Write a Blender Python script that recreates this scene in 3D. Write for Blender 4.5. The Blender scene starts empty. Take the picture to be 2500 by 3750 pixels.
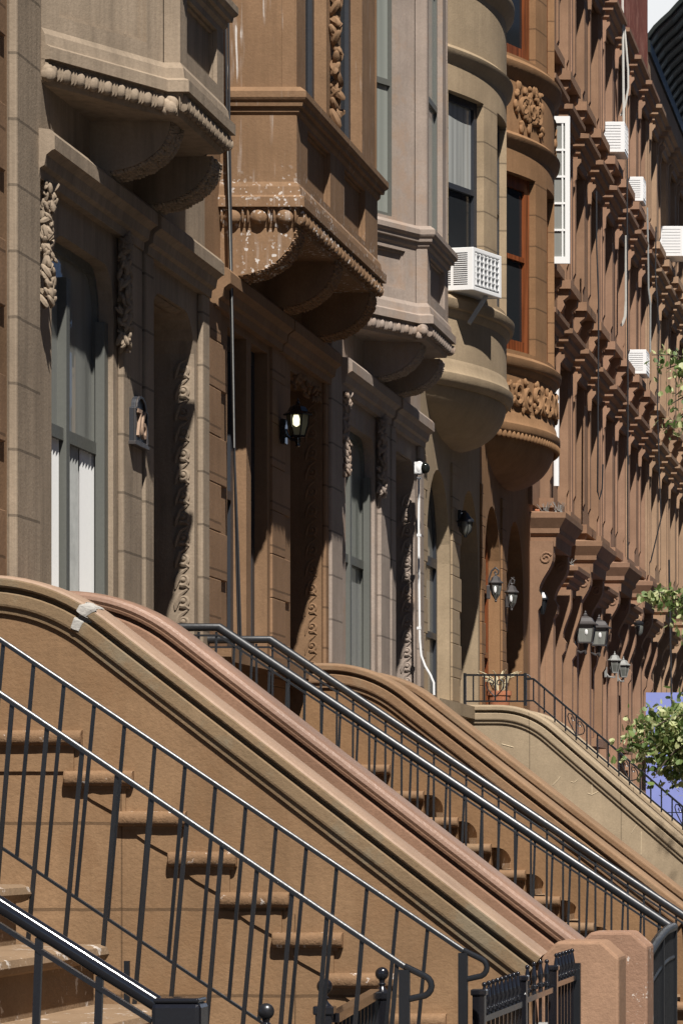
import bpy, bmesh, math, random
from mathutils import Vector, Matrix
from mathutils.geometry import tessellate_polygon
random.seed(7)
R = math.radians
F, EYE = 15000.0, 1.5            # focal length (px of a 2500x3750 frame) and eye height; the street runs along +Y
KY = .75                         # all depths below are laid out for the full F and shortened by KY when built
PXV, PYV = 3538.0, 3035.0        # where the street vanishes in that frame
def xx(px, Y): return -(PXV - px) * Y / F
def zz(py, Y): return EYE + (PYV - py) * Y / F
def yy(px, X=-5.0): return -X * F / (PXV - px)
SC = bpy.context.scene
COL = SC.collection

# ------------------------------------------------------------------ materials
MATS = {}
def nd(t, kind, **kw):
    n = t.nodes.new(kind)
    for k, v in kw.items(): setattr(n, k, v)
    return n
def base_mat(name):
    m = bpy.data.materials.new(name); m.use_nodes = True
    t = m.node_tree; b = t.nodes['Principled BSDF']
    return m, t, b
def mth(t, op, a, b=None, c=None):
    n = nd(t, 'ShaderNodeMath', operation=op)
    for i, v in enumerate((a, b, c)):
        if v is None: continue
        if isinstance(v, (int, float)): n.inputs[i].default_value = v
        else: t.links.new(v, n.inputs[i])
    return n.outputs[0]
def mixc(t, fac, a, b, mode='MIX'):
    n = nd(t, 'ShaderNodeMix', data_type='RGBA', blend_type=mode)
    for i, v in ((0, fac), (6, a), (7, b)):
        if isinstance(v, (int, float)): n.inputs[i].default_value = v
        elif isinstance(v, tuple): n.inputs[i].default_value = (*v, 1)
        else: t.links.new(v, n.inputs[i])
    return n.outputs[2]
def ramp(t, v, lo, hi):
    n = nd(t, 'ShaderNodeMapRange'); n.inputs[1].default_value = lo; n.inputs[2].default_value = hi
    t.links.new(v, n.inputs[0]); return n.outputs[0]
def noise(t, vec, scale, detail=4, rough=.6):
    n = nd(t, 'ShaderNodeTexNoise'); n.inputs['Scale'].default_value = scale
    n.inputs['Detail'].default_value = detail; n.inputs['Roughness'].default_value = rough
    if vec is not None: t.links.new(vec, n.inputs['Vector'])
    return n.outputs['Fac']
def scaled(t, vec, s):
    n = nd(t, 'ShaderNodeVectorMath', operation='MULTIPLY'); n.inputs[1].default_value = s
    t.links.new(vec, n.inputs[0]); return n.outputs[0]
def stone(name, col, joints=None, drips=0.0, streak=.25, stain=None, bump=.35, rough=.85, patch=None, grain=55, worn=0.0, vjoint=None, spec=.25, jmask=None):
    """painted brownstone stucco: blotches, vertical rain streaks, sand grain, optional joints and white drips"""
    m, t, b = base_mat(name)
    pos = nd(t, 'ShaderNodeNewGeometry').outputs['Position']
    big = noise(t, pos, 1.3, 6, .65); mid = noise(t, pos, 7, 5, .65); fine = noise(t, pos, grain, 3, .7)
    strk = noise(t, scaled(t, pos, (9, 9, .55)), 1.6, 5, .65)
    dark = tuple(c * .62 for c in col); lite = tuple(min(1, c * 1.28 + .012) for c in col)
    c = mixc(t, ramp(t, big, .32, .68), dark, lite)
    c = mixc(t, .45, c, col)
    c = mixc(t, mth(t, 'MULTIPLY', ramp(t, mid, .45, .75), .35), c, tuple(k * .72 for k in col))
    c = mixc(t, mth(t, 'MULTIPLY', ramp(t, strk, .48, .72), streak), c, tuple(k * .45 for k in col))
    c = mixc(t, mth(t, 'MULTIPLY', ramp(t, strk, .46, .28), streak * .7), c, lite)
    c = mixc(t, mth(t, 'MULTIPLY', ramp(t, fine, .35, .7), .35), c, tuple(k * .62 for k in col))
    if stain:
        c = mixc(t, mth(t, 'MULTIPLY', ramp(t, noise(t, pos, 3.1, 6, .7), .5, .62), .7), c, stain)
    if patch:
        c = mixc(t, ramp(t, noise(t, pos, 2.3, 4, .55), .6, .63), c, patch)
    if worn:
        w = noise(t, pos, 16, 5, .75)
        c = mixc(t, mth(t, 'MULTIPLY', ramp(t, w, .66 - worn * .06, .70 - worn * .06), .9), c, (.62, .56, .50))
    if drips:
        d = noise(t, scaled(t, pos, (22, 22, 1.5)), 1.5, 2, .5)
        sp = noise(t, pos, 30, 2, .5)
        gate = ramp(t, noise(t, scaled(t, pos, (3, 3, 1.6)), 1.6, 2, .5), .42, .56)
        sz = nd(t, 'ShaderNodeSeparateXYZ'); t.links.new(pos, sz.inputs[0])
        low = mth(t, 'MULTIPLY', ramp(t, sz.outputs[2], 5.98, 5.72), gate); hi = mth(t, 'MULTIPLY', ramp(t, sz.outputs[2], 6.40, 6.55), gate)
        k = mth(t, 'MULTIPLY', ramp(t, d, .685, .70), hi)
        k = mth(t, 'MAXIMUM', k, mth(t, 'MULTIPLY', ramp(t, d, .60, .75), mth(t, 'MULTIPLY', gate, .35)))
        k = mth(t, 'MAXIMUM', k, mth(t, 'MULTIPLY', ramp(t, sp, .60, .62), low))
        c = mixc(t, mth(t, 'MULTIPLY', k, drips), c, (.75, .73, .70))
    hgt = mth(t, 'ADD', mth(t, 'MULTIPLY', fine, .5), mth(t, 'MULTIPLY', mid, .6))
    if joints or vjoint:
        sep = nd(t, 'ShaderNodeSeparateXYZ'); t.links.new(pos, sep.inputs[0])
        js = []
        if joints:
            wob = mth(t, 'MULTIPLY', mth(t, 'SUBTRACT', mid, .5), .012)
            js.append((mth(t, 'ADD', sep.outputs[2], wob), joints[0], joints[1], .0075))
        if vjoint: js.append((sep.outputs[0], vjoint[0], vjoint[1], .004))
        for v, pitch, off, wd in js:
            fr = mth(t, 'PINGPONG', mth(t, 'SUBTRACT', v, off), pitch / 2)
            j = mth(t, 'LESS_THAN', fr, wd)
            if jmask: j = mth(t, 'MULTIPLY', j, mth(t, 'LESS_THAN', mth(t, 'ADD', sep.outputs[2], mth(t, 'MULTIPLY', sep.outputs[0], .779)), jmask))
            c = mixc(t, mth(t, 'MULTIPLY', j, .6), c, tuple(k * .22 for k in col))
            hgt = mth(t, 'SUBTRACT', hgt, mth(t, 'MULTIPLY', j, 1.2))
    t.links.new(c, b.inputs['Base Color'])
    b.inputs['Roughness'].default_value = rough
    b.inputs['Specular IOR Level'].default_value = spec
    bm_ = nd(t, 'ShaderNodeBump'); bm_.inputs['Strength'].default_value = bump; bm_.inputs['Distance'].default_value = .012
    t.links.new(hgt, bm_.inputs['Height']); t.links.new(bm_.outputs[0], b.inputs['Normal'])
    return m
def paint(name, col, rough=.4, metal=0.0, var=.25, chips=None, spec=.5, coat=0.0, bump=.15, scale=40):
    m, t, b = base_mat(name)
    pos = nd(t, 'ShaderNodeNewGeometry').outputs['Position']
    n = noise(t, pos, scale, 4, .65)
    c = mixc(t, mth(t, 'MULTIPLY', ramp(t, n, .35, .7), var), col, tuple(k * .5 for k in col))
    if chips:
        c = mixc(t, ramp(t, noise(t, pos, 23, 5, .7), .665, .69), c, chips)
    t.links.new(c, b.inputs['Base Color'])
    t.links.new(mth(t, 'ADD', rough, mth(t, 'MULTIPLY', mth(t, 'SUBTRACT', n, .5), .3)), b.inputs['Roughness'])
    b.inputs['Metallic'].default_value = metal; b.inputs['Specular IOR Level'].default_value = spec
    if coat: b.inputs['Coat Weight'].default_value = coat; b.inputs['Coat Roughness'].default_value = .06
    bm_ = nd(t, 'ShaderNodeBump'); bm_.inputs['Strength'].default_value = bump; bm_.inputs['Distance'].default_value = .002
    t.links.new(n, bm_.inputs['Height']); t.links.new(bm_.outputs[0], b.inputs['Normal'])
    return m
def glass(name, col, folds=0.0, rough=.06):
    """window pane with blind or curtain close behind it"""
    m, t, b = base_mat(name)
    pos = nd(t, 'ShaderNodeNewGeometry').outputs['Position']
    f = noise(t, scaled(t, pos, (14, 14, .25)), 1.5, 3, .5)
    c = mixc(t, mth(t, 'MULTIPLY', ramp(t, f, .4, .65), folds), col, tuple(k * .35 for k in col))
    t.links.new(c, b.inputs['Base Color'])
    b.inputs['Roughness'].default_value = rough if not folds else .5
    b.inputs['Coat Weight'].default_value = 1 if folds else 0; b.inputs['Coat Roughness'].default_value = .03
    return m
def wood(name, col, rough=.35):
    m, t, b = base_mat(name)
    pos = nd(t, 'ShaderNodeNewGeometry').outputs['Position']
    f = noise(t, scaled(t, pos, (30, 30, .8)), 1.2, 5, .6)
    c = mixc(t, ramp(t, f, .35, .65), tuple(k * .35 for k in col), tuple(min(1, k * 1.3) for k in col))
    t.links.new(c, b.inputs['Base Color']); b.inputs['Roughness'].default_value = rough
    return m

M = dict(
    grey=stone('grey_brownstone', (.315, .245, .175), streak=.6),
    grey_j=stone('grey_brownstone_ashlar', (.322, .250, .178), joints=(.345, .03), streak=.6),
    orange=stone('orange_brownstone', (.240, .142, .076), streak=.22),
    orange_j=stone('orange_brownstone_blocks', (.262, .156, .086), joints=(.316, .06), streak=.2),
    orange_d=stone('orange_brownstone_splashed', (.240, .142, .076), drips=.65, streak=.35),
    pink=stone('mauve_brownstone', (.345, .278, .230), streak=.25, stain=(.33, .235, .17)),
    pink_j=stone('mauve_brownstone_ashlar', (.345, .278, .228), joints=(.345, .03), streak=.25),
    tan=stone('tan_stucco', (.365, .275, .175), streak=.22),
    tan_j=stone('tan_stucco_blocks', (.37, .275, .173), joints=(.33, .1), streak=.22),
    rust=stone('ochre_brownstone', (.270, .148, .070), streak=.25),
    rust_j=stone('ochre_brownstone_blocks', (.270, .148, .070), joints=(.33, .1), streak=.2),
    red=stone('dark_red_brownstone', (.285, .165, .098), streak=.18, bump=.25),
    red2=stone('brown_red_stone', (.315, .185, .118), streak=.2, bump=.25),
    red3=stone('light_brown_stone', (.370, .240, .150), streak=.25, bump=.25),
    stoop=stone('tan_brown_stucco', (.262, .156, .080), streak=.28, stain=(.215, .122, .060), bump=.55, grain=42, vjoint=(.83, .1), joints=(.414, .697), jmask=-1.42),
    stoop_cope=stone('weathered_coping', (.230, .155, .086), streak=.05, bump=.5, stain=(.20, .165, .11)),
    stoop_cap=stone('pink_painted_cap', (.355, .240, .165), streak=.05, bump=.25, stain=(.36, .25, .17), rough=.6),
    stoop_pink=stone('pink_brown_coping', (.262, .150, .094), streak=.05, bump=.45),
    pink_cap=stone('glossy_pink_cap', (.285, .170, .115), streak=.05, bump=.35, rough=.42, spec=.5),
    newel=stone('salmon_stucco', (.350, .208, .128), streak=.06, bump=.5),
    newel_worn=stone('worn_salmon_stucco', (.34, .20, .13), streak=.06, bump=.6, patch=(.36, .20, .14), worn=.8),
    step=stone('worn_step_stone', (.28, .185, .108), streak=.06, bump=.5, worn=1.0),
    step_end=stone('chipped_step_ends', (.235, .138, .072), streak=.15, bump=.9, worn=.9),
    stoop2=stone('orange_brown_stucco', (.245, .138, .066), streak=.10, bump=.55, grain=42),
    cope2=stone('orange_brown_coping', (.245, .145, .078), streak=.06, bump=.5, stain=(.24, .165, .10)),
    cap2=stone('brown_cap', (.275, .172, .100), streak=.06, bump=.4),
    stoop4=stone('buff_stucco', (.375, .288, .188), streak=.16, bump=.3, vjoint=(.9, .2)),
    cap4=stone('buff_cap', (.385, .297, .196), streak=.06, bump=.3),
    iron=paint('black_iron', (.014, .015, .017), .33, var=.5, spec=.6, bump=.3),
    iron_g=paint('glossy_black_iron', (.012, .012, .015), .16, var=.4, spec=.7, coat=.5, bump=.12),
    iron_pink=paint('chipped_black_iron', (.018, .018, .020), .3, chips=(.45, .18, .14), spec=.6),
    pipe=paint('satin_black_pipe', (.020, .021, .023), .36, var=.4, spec=.8, coat=0, bump=.2),
    frame_dk=paint('dark_sash_paint', (.030, .033, .040), .45),
    frame_gr=paint('grey_green_sash_paint', (.115, .118, .104), .5),
    frame_wh=paint('white_paint', (.80, .80, .78), .45, var=.06),
    white=paint('white_enamel', (.80, .80, .79), .35, var=.08),
    grille=paint('grey_grille', (.36, .37, .37), .5),
    coil=paint('condenser_fins', (.33, .34, .35), .6, scale=120),
    bronze=paint('pewter_metal', (.075, .068, .066), .42, metal=.2, var=.4),
    silver=paint('worn_silver_paint', (.33, .33, .31), .45, metal=.2, var=.6),
    lens=glass('frosted_lamp_glass', (.13, .135, .12), .25),
    lamp_glass=glass('yellowed_lamp_glass', (.30, .29, .17), .3),
    lamp_pane=glass('clear_lantern_glass', (.24, .245, .22), .35),
    dome=glass('smoked_dome', (.012, .014, .012)),
    dark_glass=glass('dark_window_glass', (.018, .020, .022)),
    grey_glass=glass('pane_with_grey_blind', (.23, .235, .215), .3),
    green_glass=glass('pane_with_pale_shade', (.25, .265, .235), .25),
    curtain=glass('pane_with_white_curtain', (.80, .80, .78), .35),
    sheer=glass('pane_with_sheer_curtain', (.38, .39, .37), .55),
    curtain_mid=paint('grey_white_curtain', (.42, .43, .41), .8, var=.5, scale=9),
    door_dk=wood('dark_stained_oak', (.040, .026, .018)),
    door_red=wood('red_mahogany', (.26, .055, .025), .25),
    sash_red=wood('varnished_cherry', (.21, .062, .022), .28),
    sill_gray=stone('bluestone', (.22, .20, .17)),
    blue=paint('periwinkle_plywood', (.24, .28, .60), .7, var=.12, spec=.2, scale=6),
    cable=paint('black_cable', (.02, .02, .022), .5),
    cable_w=paint('white_cable', (.55, .53, .48), .5),
    terracotta=stone('terracotta', (.42, .16, .08), worn=.6),
    straw=paint('dry_straw', (.60, .52, .34), .8),
    brick=stone('peeling_red_brick', (.235, .070, .045), streak=.1, stain=(.36, .17, .12)),
    tin=paint('dark_green_tin', (.014, .020, .018), .4, var=.5, spec=.4, scale=6),
    tin_rib=paint('grey_tin_edge', (.11, .11, .10), .5, var=.4),
    bark=stone('linden_bark', (.09, .07, .05), streak=.4, bump=.8),
    yard=stone('shade_toned_areaway_flags', (.055, .052, .050)),  # areaway shade put into an even dark colour, cutting the bounce
    pave=stone('bluestone_sidewalk', (.085, .083, .08), streak=.0, joints=None),
    road=stone('asphalt', (.045, .045, .046), streak=0.0),
    scratch=paint('pale_scraped_stucco', (.56, .45, .30), .9, var=.3),
    patchw=stone('grey_mortar_patch', (.46, .44, .40), streak=0.0, bump=.6),
)
def lamp_glow():
    m, t, b = base_mat('lit_lamp_bulb')
    b.inputs['Base Color'].default_value = (.9, .9, .7, 1)
    b.inputs['Emission Color'].default_value = (1, .93, .62, 1); b.inputs['Emission Strength'].default_value = 1.1
    return m
M['glow'] = lamp_glow()
def leaf_mat():
    m, t, b = base_mat('linden_leaves')
    rnd = nd(t, 'ShaderNodeNewGeometry').outputs['Random Per Island']
    cr = nd(t, 'ShaderNodeValToRGB'); t.links.new(rnd, cr.inputs[0])
    e = cr.color_ramp.elements; e[0].position = 0; e[0].color = (.085, .14, .038, 1); e[1].position = 1; e[1].color = (.58, .60, .32, 1)
    for p, c in ((.30, (.14, .215, .06, 1)), (.52, (.22, .30, .09, 1)), (.56, (.50, .54, .24, 1))):
        k = e.new(p); k.color = c
    t.links.new(cr.outputs[0], b.inputs['Base Color']); b.inputs['Roughness'].default_value = .5
    b.inputs['Transmission Weight'].default_value = 0
    tr = nd(t, 'ShaderNodeBsdfTranslucent'); t.links.new(cr.outputs[0], tr.inputs[0])
    mx = nd(t, 'ShaderNodeMixShader'); mx.inputs[0].default_value = .42
    t.links.new(b.outputs[0], mx.inputs[1]); t.links.new(tr.outputs[0], mx.inputs[2])
    t.links.new(mx.outputs[0], t.nodes['Material Output'].inputs[0])
    return m
M['leaf'] = leaf_mat()

# ------------------------------------------------------------------ things and parts
def thing(name, label, cat, loc, group=None):
    o = bpy.data.objects.new(name, None); COL.objects.link(o)
    o.location = (loc[0], loc[1] * KY, loc[2]); o.empty_display_size = .2
    o['label'] = label; o['category'] = cat
    if group: o['group'] = group
    return o
def root_of(o):
    while o.parent: o = o.parent
    return o
class MB:
    """collects shapes in world space and links them as one mesh object"""
    def __init__(s): s.v = []; s.f = []
    def add(s, verts, faces):
        k = len(s.v); s.v += [tuple(p) for p in verts]; s.f += [tuple(i + k for i in f) for f in faces]; return s
    def box(s, x0, x1, y0, y1, z0, z1):
        return s.add([(x, y, z) for z in (z0, z1) for y in (y0, y1) for x in (x0, x1)],
                     [(0, 2, 3, 1), (4, 5, 7, 6), (0, 1, 5, 4), (2, 6, 7, 3), (0, 4, 6, 2), (1, 3, 7, 5)])
    def slab(s, T, outer, holes, w0, w1):
        """flat plate with holes: 2-D loops in (u, z), thickness w0..w1, T maps (u, z, w) to space"""
        loops = [outer] + list(holes)
        flat = [p for l in loops for p in l]; n = len(flat)
        tris = tessellate_polygon([[Vector((p[0], p[1], 0)) for p in l] for l in loops])
        vs = [T(p[0], p[1], w1) for p in flat] + [T(p[0], p[1], w0) for p in flat]
        fs = [t for t in tris] + [tuple(i + n for i in reversed(t)) for t in tris]
        k = 0
        for l in loops:
            m = len(l)
            for i in range(m):
                a, b = k + i, k + (i + 1) % m
                fs.append((a, b, b + n, a + n))
            k += m
        return s.add(vs, fs)
    def bx(s, T, u0, u1, z0, z1, w0, w1):
        c = [T(u, z, w) for w in (w0, w1) for z in (z0, z1) for u in (u0, u1)]
        return s.add(c, [(0, 2, 3, 1), (4, 5, 7, 6), (0, 1, 5, 4), (2, 6, 7, 3), (0, 4, 6, 2), (1, 3, 7, 5)])
    def bar(s, a, b, w, d=None, up=(0, 1, 0)):
        """rectangular bar from a to b, w across, d deep"""
        a, b = Vector(a), Vector(b); d = d or w; t = (b - a).normalized()
        e = Vector(up); e = (e - t * e.dot(t))
        if e.length < 1e-4: e = Vector((1, 0, 0)) - t * t.x
        e.normalize(); g = t.cross(e)
        c = [p + e * sx * d / 2 + g * sy * w / 2 for p in (a, b) for sx in (-1, 1) for sy in (-1, 1)]
        return s.add(c, [(0, 1, 3, 2), (4, 6, 7, 5), (0, 4, 5, 1), (2, 3, 7, 6), (0, 2, 6, 4), (1, 5, 7, 3)])
    def tube(s, pts, r, n=8, cap=True):
        pts = [Vector(p) for p in pts]; m = len(pts); rs = r if isinstance(r, (list, tuple)) else [r] * m
        vs = []; prev = None
        for i, p in enumerate(pts):
            t = (pts[min(i + 1, m - 1)] - pts[max(i - 1, 0)]).normalized()
            if prev is None:
                e = t.cross(Vector((0, 0, 1)))
                if e.length < 1e-3: e = t.cross(Vector((0, 1, 0)))
            else: e = prev - t * prev.dot(t)
            e.normalize(); prev = e; g = t.cross(e)
            vs += [p + (e * math.cos(a) + g * math.sin(a)) * rs[i] for a in [2 * math.pi * k / n for k in range(n)]]
        fs = [(i * n + k, i * n + (k + 1) % n, (i + 1) * n + (k + 1) % n, (i + 1) * n + k) for i in range(m - 1) for k in range(n)]
        if cap: fs += [tuple(range(n))[::-1], tuple((m - 1) * n + k for k in range(n))]
        return s.add(vs, fs)
    def lathe(s, c, prof, n=16):
        vs = []; fs = []; m = len(prof); a0 = math.pi / 4 if n == 4 else 0
        for r, z in prof:
            vs += [(c[0] + r * math.cos(a0 + 2 * math.pi * k / n), c[1] + r * math.sin(a0 + 2 * math.pi * k / n), c[2] + z) for k in range(n)]
        for i in range(m - 1):
            fs += [(i * n + k, i * n + (k + 1) % n, (i + 1) * n + (k + 1) % n, (i + 1) * n + k) for k in range(n)]
        fs += [tuple(range(n))[::-1], tuple((m - 1) * n + k for k in range(n))]
        return s.add(vs, fs)
    def ball(s, c, rx, ry=None, rz=None, n=8, m=6, rot=None):
        ry = ry or rx; rz = rz or rx; vs = []; fs = []
        for i in range(m + 1):
            a = math.pi * i / m - math.pi / 2
            for k in range(n):
                b = 2 * math.pi * k / n
                p = Vector((rx * math.cos(a) * math.cos(b), ry * math.cos(a) * math.sin(b), rz * math.sin(a)))
                if rot: p = rot @ p
                vs.append(Vector(c) + p)
        for i in range(m):
            fs += [(i * n + k, i * n + (k + 1) % n, (i + 1) * n + (k + 1) % n, (i + 1) * n + k) for k in range(n)]
        return s.add(vs, fs)
    def sweep(s, rings, closed=True, caps=True):
        n = len(rings[0]); m = len(rings); vs = [p for r in rings for p in r]; fs = []
        for i in range(m - 1):
            for k in range(n if closed else n - 1):
                fs.append((i * n + k, i * n + (k + 1) % n, (i + 1) * n + (k + 1) % n, (i + 1) * n + k))
        if caps: fs += [tuple(range(n))[::-1], tuple((m - 1) * n + k for k in range(n))]
        return s.add(vs, fs)
    def build(s, name, mat, parent=None, smooth=False, bevel=0, sharp=40):
        bm = bmesh.new(); o = root_of(parent).location if parent else Vector()
        vs = [bm.verts.new(Vector((p[0], p[1] * KY, p[2])) - o) for p in s.v]
        for f in s.f:
            try: bm.faces.new([vs[i] for i in f])
            except ValueError: pass
        bmesh.ops.remove_doubles(bm, verts=bm.verts, dist=1e-5)
        bmesh.ops.recalc_face_normals(bm, faces=bm.faces)
        if bevel:
            bmesh.ops.bevel(bm, geom=[e for e in bm.edges if len(e.link_faces) == 2 and e.calc_face_angle(0) > .6],
                            offset=bevel, segments=2, affect='EDGES', profile=.5, clamp_overlap=True)
        me = bpy.data.meshes.new(name); bm.to_mesh(me); bm.free()
        if smooth:
            for p in me.polygons: p.use_smooth = True
            me.set_sharp_from_angle(angle=R(sharp))
        me.materials.append(M[mat])
        ob = bpy.data.objects.new(name, me); COL.objects.link(ob)
        if parent: ob.parent = parent
        return ob
def tag(o, label, cat, group=None, kind=None):
    if label: o['label'] = label
    if cat: o['category'] = cat
    if group: o['group'] = group
    if kind: o['kind'] = kind
    return o
def copy_tree(o, loc, label):
    def rec(q, par):
        c = q.copy(); COL.objects.link(c); c.parent = par
        for ch in [k for k in bpy.data.objects if k.parent == q]: rec(ch, c)
        return c
    c = rec(o, None); c.location = loc; c['label'] = label
    return c
def face(ox, oy, ux, uy):
    """wall plane through (ox, oy) running along (ux, uy); outward is to its right-hand side"""
    l = math.hypot(ux, uy); ux /= l; uy /= l; nx, ny = uy, -ux
    return lambda u, z, w: (ox + ux * u + nx * w, oy + uy * u + ny * w, z)
FAC = face(-5, 0, 0, 1)                       # the house fronts: u = Y, w = distance out from the wall
def SIDE(Y): return lambda u, z, w: (u, Y - w, z)   # a plane that faces the camera: u = X
def rect(a, b, c, d): return [(a, c), (b, c), (b, d), (a, d)]
def rrect(a, b, c, d, r, n=6):
    p = [(a, c), (b, c)]
    p += [(b - r + r * math.cos(t), d - r + r * math.sin(t)) for t in [math.pi / 2 * i / n for i in range(n + 1)]]
    p += [(a + r - r * math.sin(t), d - r + r * math.cos(t)) for t in [math.pi / 2 * i / n for i in range(n + 1)]]
    return p
def arch(a, b, c, d, n=14):
    r = (b - a) / 2; m = (a + b) / 2
    return [(a, c), (b, c)] + [(m + r * math.cos(t), d - r + r * math.sin(t)) for t in [math.pi * i / n for i in range(n + 1)]]
def offset_path(pts, d):
    out = []; n = len(pts)
    for i in range(n):
        ns = []
        for a, b in ((i - 1, i), (i, i + 1)):
            if a < 0 or b >= n: continue
            tx, ty = pts[b][0] - pts[a][0], pts[b][1] - pts[a][1]; l = math.hypot(tx, ty); ns.append((ty / l, -tx / l))
        if len(ns) == 1: nx, ny = ns[0]; k = 1
        else:
            nx, ny = ns[0][0] + ns[1][0], ns[0][1] + ns[1][1]; l = math.hypot(nx, ny); nx /= l; ny /= l
            k = 1 / max(.3, nx * ns[0][0] + ny * ns[0][1])
        out.append((pts[i][0] + nx * d * k, pts[i][1] + ny * d * k))
    return out
def plan_sweep(mb, pts, prof):
    cols = [offset_path(pts, w) for w, z in prof]
    mb.sweep([[(cols[k][i][0], cols[k][i][1], prof[k][1]) for k in range(len(prof))] for i in range(len(pts))])
def prism(mb, pts, z0, z1):
    n = len(pts)
    mb.add([(x, y, z0) for x, y in pts] + [(x, y, z1) for x, y in pts],
           [tuple(range(n))[::-1], tuple(range(n, 2 * n))] + [(i, (i + 1) % n, (i + 1) % n + n, i + n) for i in range(n)])
def spiral(cx, cy, r0, r1, a0, turns, n=18):
    return [(cx + (r0 + (r1 - r0) * i / n) * math.cos(a0 + turns * 2 * math.pi * i / n),
             cy + (r0 + (r1 - r0) * i / n) * math.sin(a0 + turns * 2 * math.pi * i / n)) for i in range(n + 1)]
def leafy(mb, T, u0, u1, z0, z1, n, w=.03, size=.03, seed=1):
    """carved foliage: overlapping tilted leaves in the rectangle u, z"""
    rg = random.Random(seed)
    for i in range(n):
        u = rg.uniform(u0, u1); z = z0 + (z1 - z0) * (i + rg.random()) / n
        c = Vector(T(u, z, w * rg.uniform(.3, .8)))
        q = Matrix.Rotation(rg.uniform(-1, 1), 3, 'X') @ Matrix.Rotation(rg.uniform(-.8, .8), 3, 'Y') @ Matrix.Rotation(rg.uniform(-.8, .8), 3, 'Z')
        k = size * rg.uniform(.7, 1.3)
        mb.ball(c, k * .45, k * .5, k * 1.15, 6, 5, q)
def scrolls(mb, T, u0, u1, z0, z1, pitch, w=.0, r=.008):
    """running scroll: one curl and two leaves for every pitch"""
    z = z0; k = 0; um = (u0 + u1) / 2; h = (u1 - u0) / 2
    while z + pitch <= z1 + 1e-6:
        s = 1
        sp = spiral(um + .15 * h, z + pitch * .45, h * .78, h * .15, -2.2, 1.25 * s)
        mb.tube([T(u, q, w) for u, q in sp], [r * (1.1 - .6 * i / len(sp)) for i in range(len(sp))], 6)
        mb.tube([T(u0 + h * .1, z, w), T(u0 + h * .25, z + pitch * .3, w), T(um - h * .3, z + pitch * .75, w), T(u1 - h * .3, z + pitch * 1.0, w)], [r * .4, r * 1.2, r * 1.1, r * .4], 6)
        mb.tube([T(u1 - h * .1, z + pitch * .05, w), T(um + h * .5, z + pitch * .18, w), T(um - h * .2, z + pitch * .12, w)], [r * .4, r * 1.2, r * .5], 6)
        mb.ball(T(um + .15 * h, z + pitch * .45, w), r * 1.3)
        z += pitch; k += 1
def window(par, T, u0, u1, z0, z1, w, fm, pm, mull=(), rails=(), fr=.06, fd=.05, shape=None, pm_low=None, name='window', mp=.012):
    """sash window lying in the plane w: frame, mullions, meeting rails, pane"""
    f = MB(); out = shape(u0, u1, z0, z1) if shape else rect(u0, u1, z0, z1)
    inn = shape(u0 + fr, u1 - fr, z0 + fr, z1 - fr) if shape else rect(u0 + fr, u1 - fr, z0 + fr, z1 - fr)
    f.slab(T, out, [inn], w - fd, w + .0)
    for m, k in mull: f.bx(T, m - k / 2, m + k / 2, z0 + fr, z1 - fr - (.02 if not shape else .12), w - fd + .004, w + mp)
    for r, k in rails: f.bx(T, u0 + fr, u1 - fr, r - k / 2, r + k / 2, w - fd + .008, w + .006)
    o = f.build(name, fm, par)
    zm = rails[0][0] if (rails and pm_low) else None
    p = MB()
    if zm:
        p.slab(T, (shape(u0 + fr, u1 - fr, zm, z1 - fr) if shape else rect(u0 + fr, u1 - fr, zm, z1 - fr)), [], w - fd + .012, w - fd + .02)
        p.build('pane', pm, o)
        q = MB(); q.bx(T, u0 + fr, u1 - fr, z0 + fr, zm, w - fd + .012, w - fd + .02); q.build('pane', pm_low, o)
    else:
        p.slab(T, inn, [], w - fd + .012, w - fd + .02); p.build('pane', pm, o)
    return o
def door(par, T, u0, u1, z0, z1, w, m, transom=.5, hole=None):
    d = MB(); d.slab(T, rect(u0, u1, z0, z1), [], w - .06, w)
    um = (u0 + u1) / 2; zt = z1 - transom
    for a, b in ((u0 + .03, um - .02), (um + .02, u1 - .03)):
        d.slab(T, rect(a, b, z0 + .02, zt - .04), [rect(a + .11, b - .11, z0 + .25, z0 + .95), rect(a + .11, b - .11, z0 + 1.08, zt - .18)], w, w + .035)
    d.bx(T, u0, u1, zt - .04, zt + .04, w, w + .06)
    o = d.build('door', m, par)
    p = MB(); p.bx(T, u0 + .06, u1 - .06, zt + .06, z1 - .06, w, w + .012); p.build('transom_pane', 'dark_glass', o)
    k = MB(); k.ball(T(um + .09, z0 + 1.0, w + .06), .03); k.build('handle', 'bronze', o, True)
    return o
HOOD = [(-.02, 4.98), (.05, 4.98), (.055, 5.03), (.08, 5.045), (.09, 5.10), (.12, 5.125), (.135, 5.13), (.135, 5.205), (.11, 5.235), (-.02, 5.25)]
def hood(par, a, b, mat, dz=0.0, x=-5.0, prof=HOOD, ret=True):
    mb = MB()
    pts = [(x, a), (x + .0001, a)]  # straight run, closed by its end caps
    mb.sweep([[(x + w, yq, z + dz) for w, z in prof] for yq in (a, b)])
    return mb.build('hood', mat, par)
def quoins(par, u0, u1, us, z0, z1, mat, pitch=.632, w=.02, first=0):
    """alternating long and short blocks"""
    mb = MB(); z = z0; k = first
    while z < z1:
        t = min(z + pitch / 2, z1)
        e = u1 if k % 2 == 0 else us
        mb.bx(FAC, u0, e, z + .0015, t - .0015, -.02, w)
        z = t; k += 1
    return mb.build('quoins', mat, par, bevel=.006)

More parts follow.
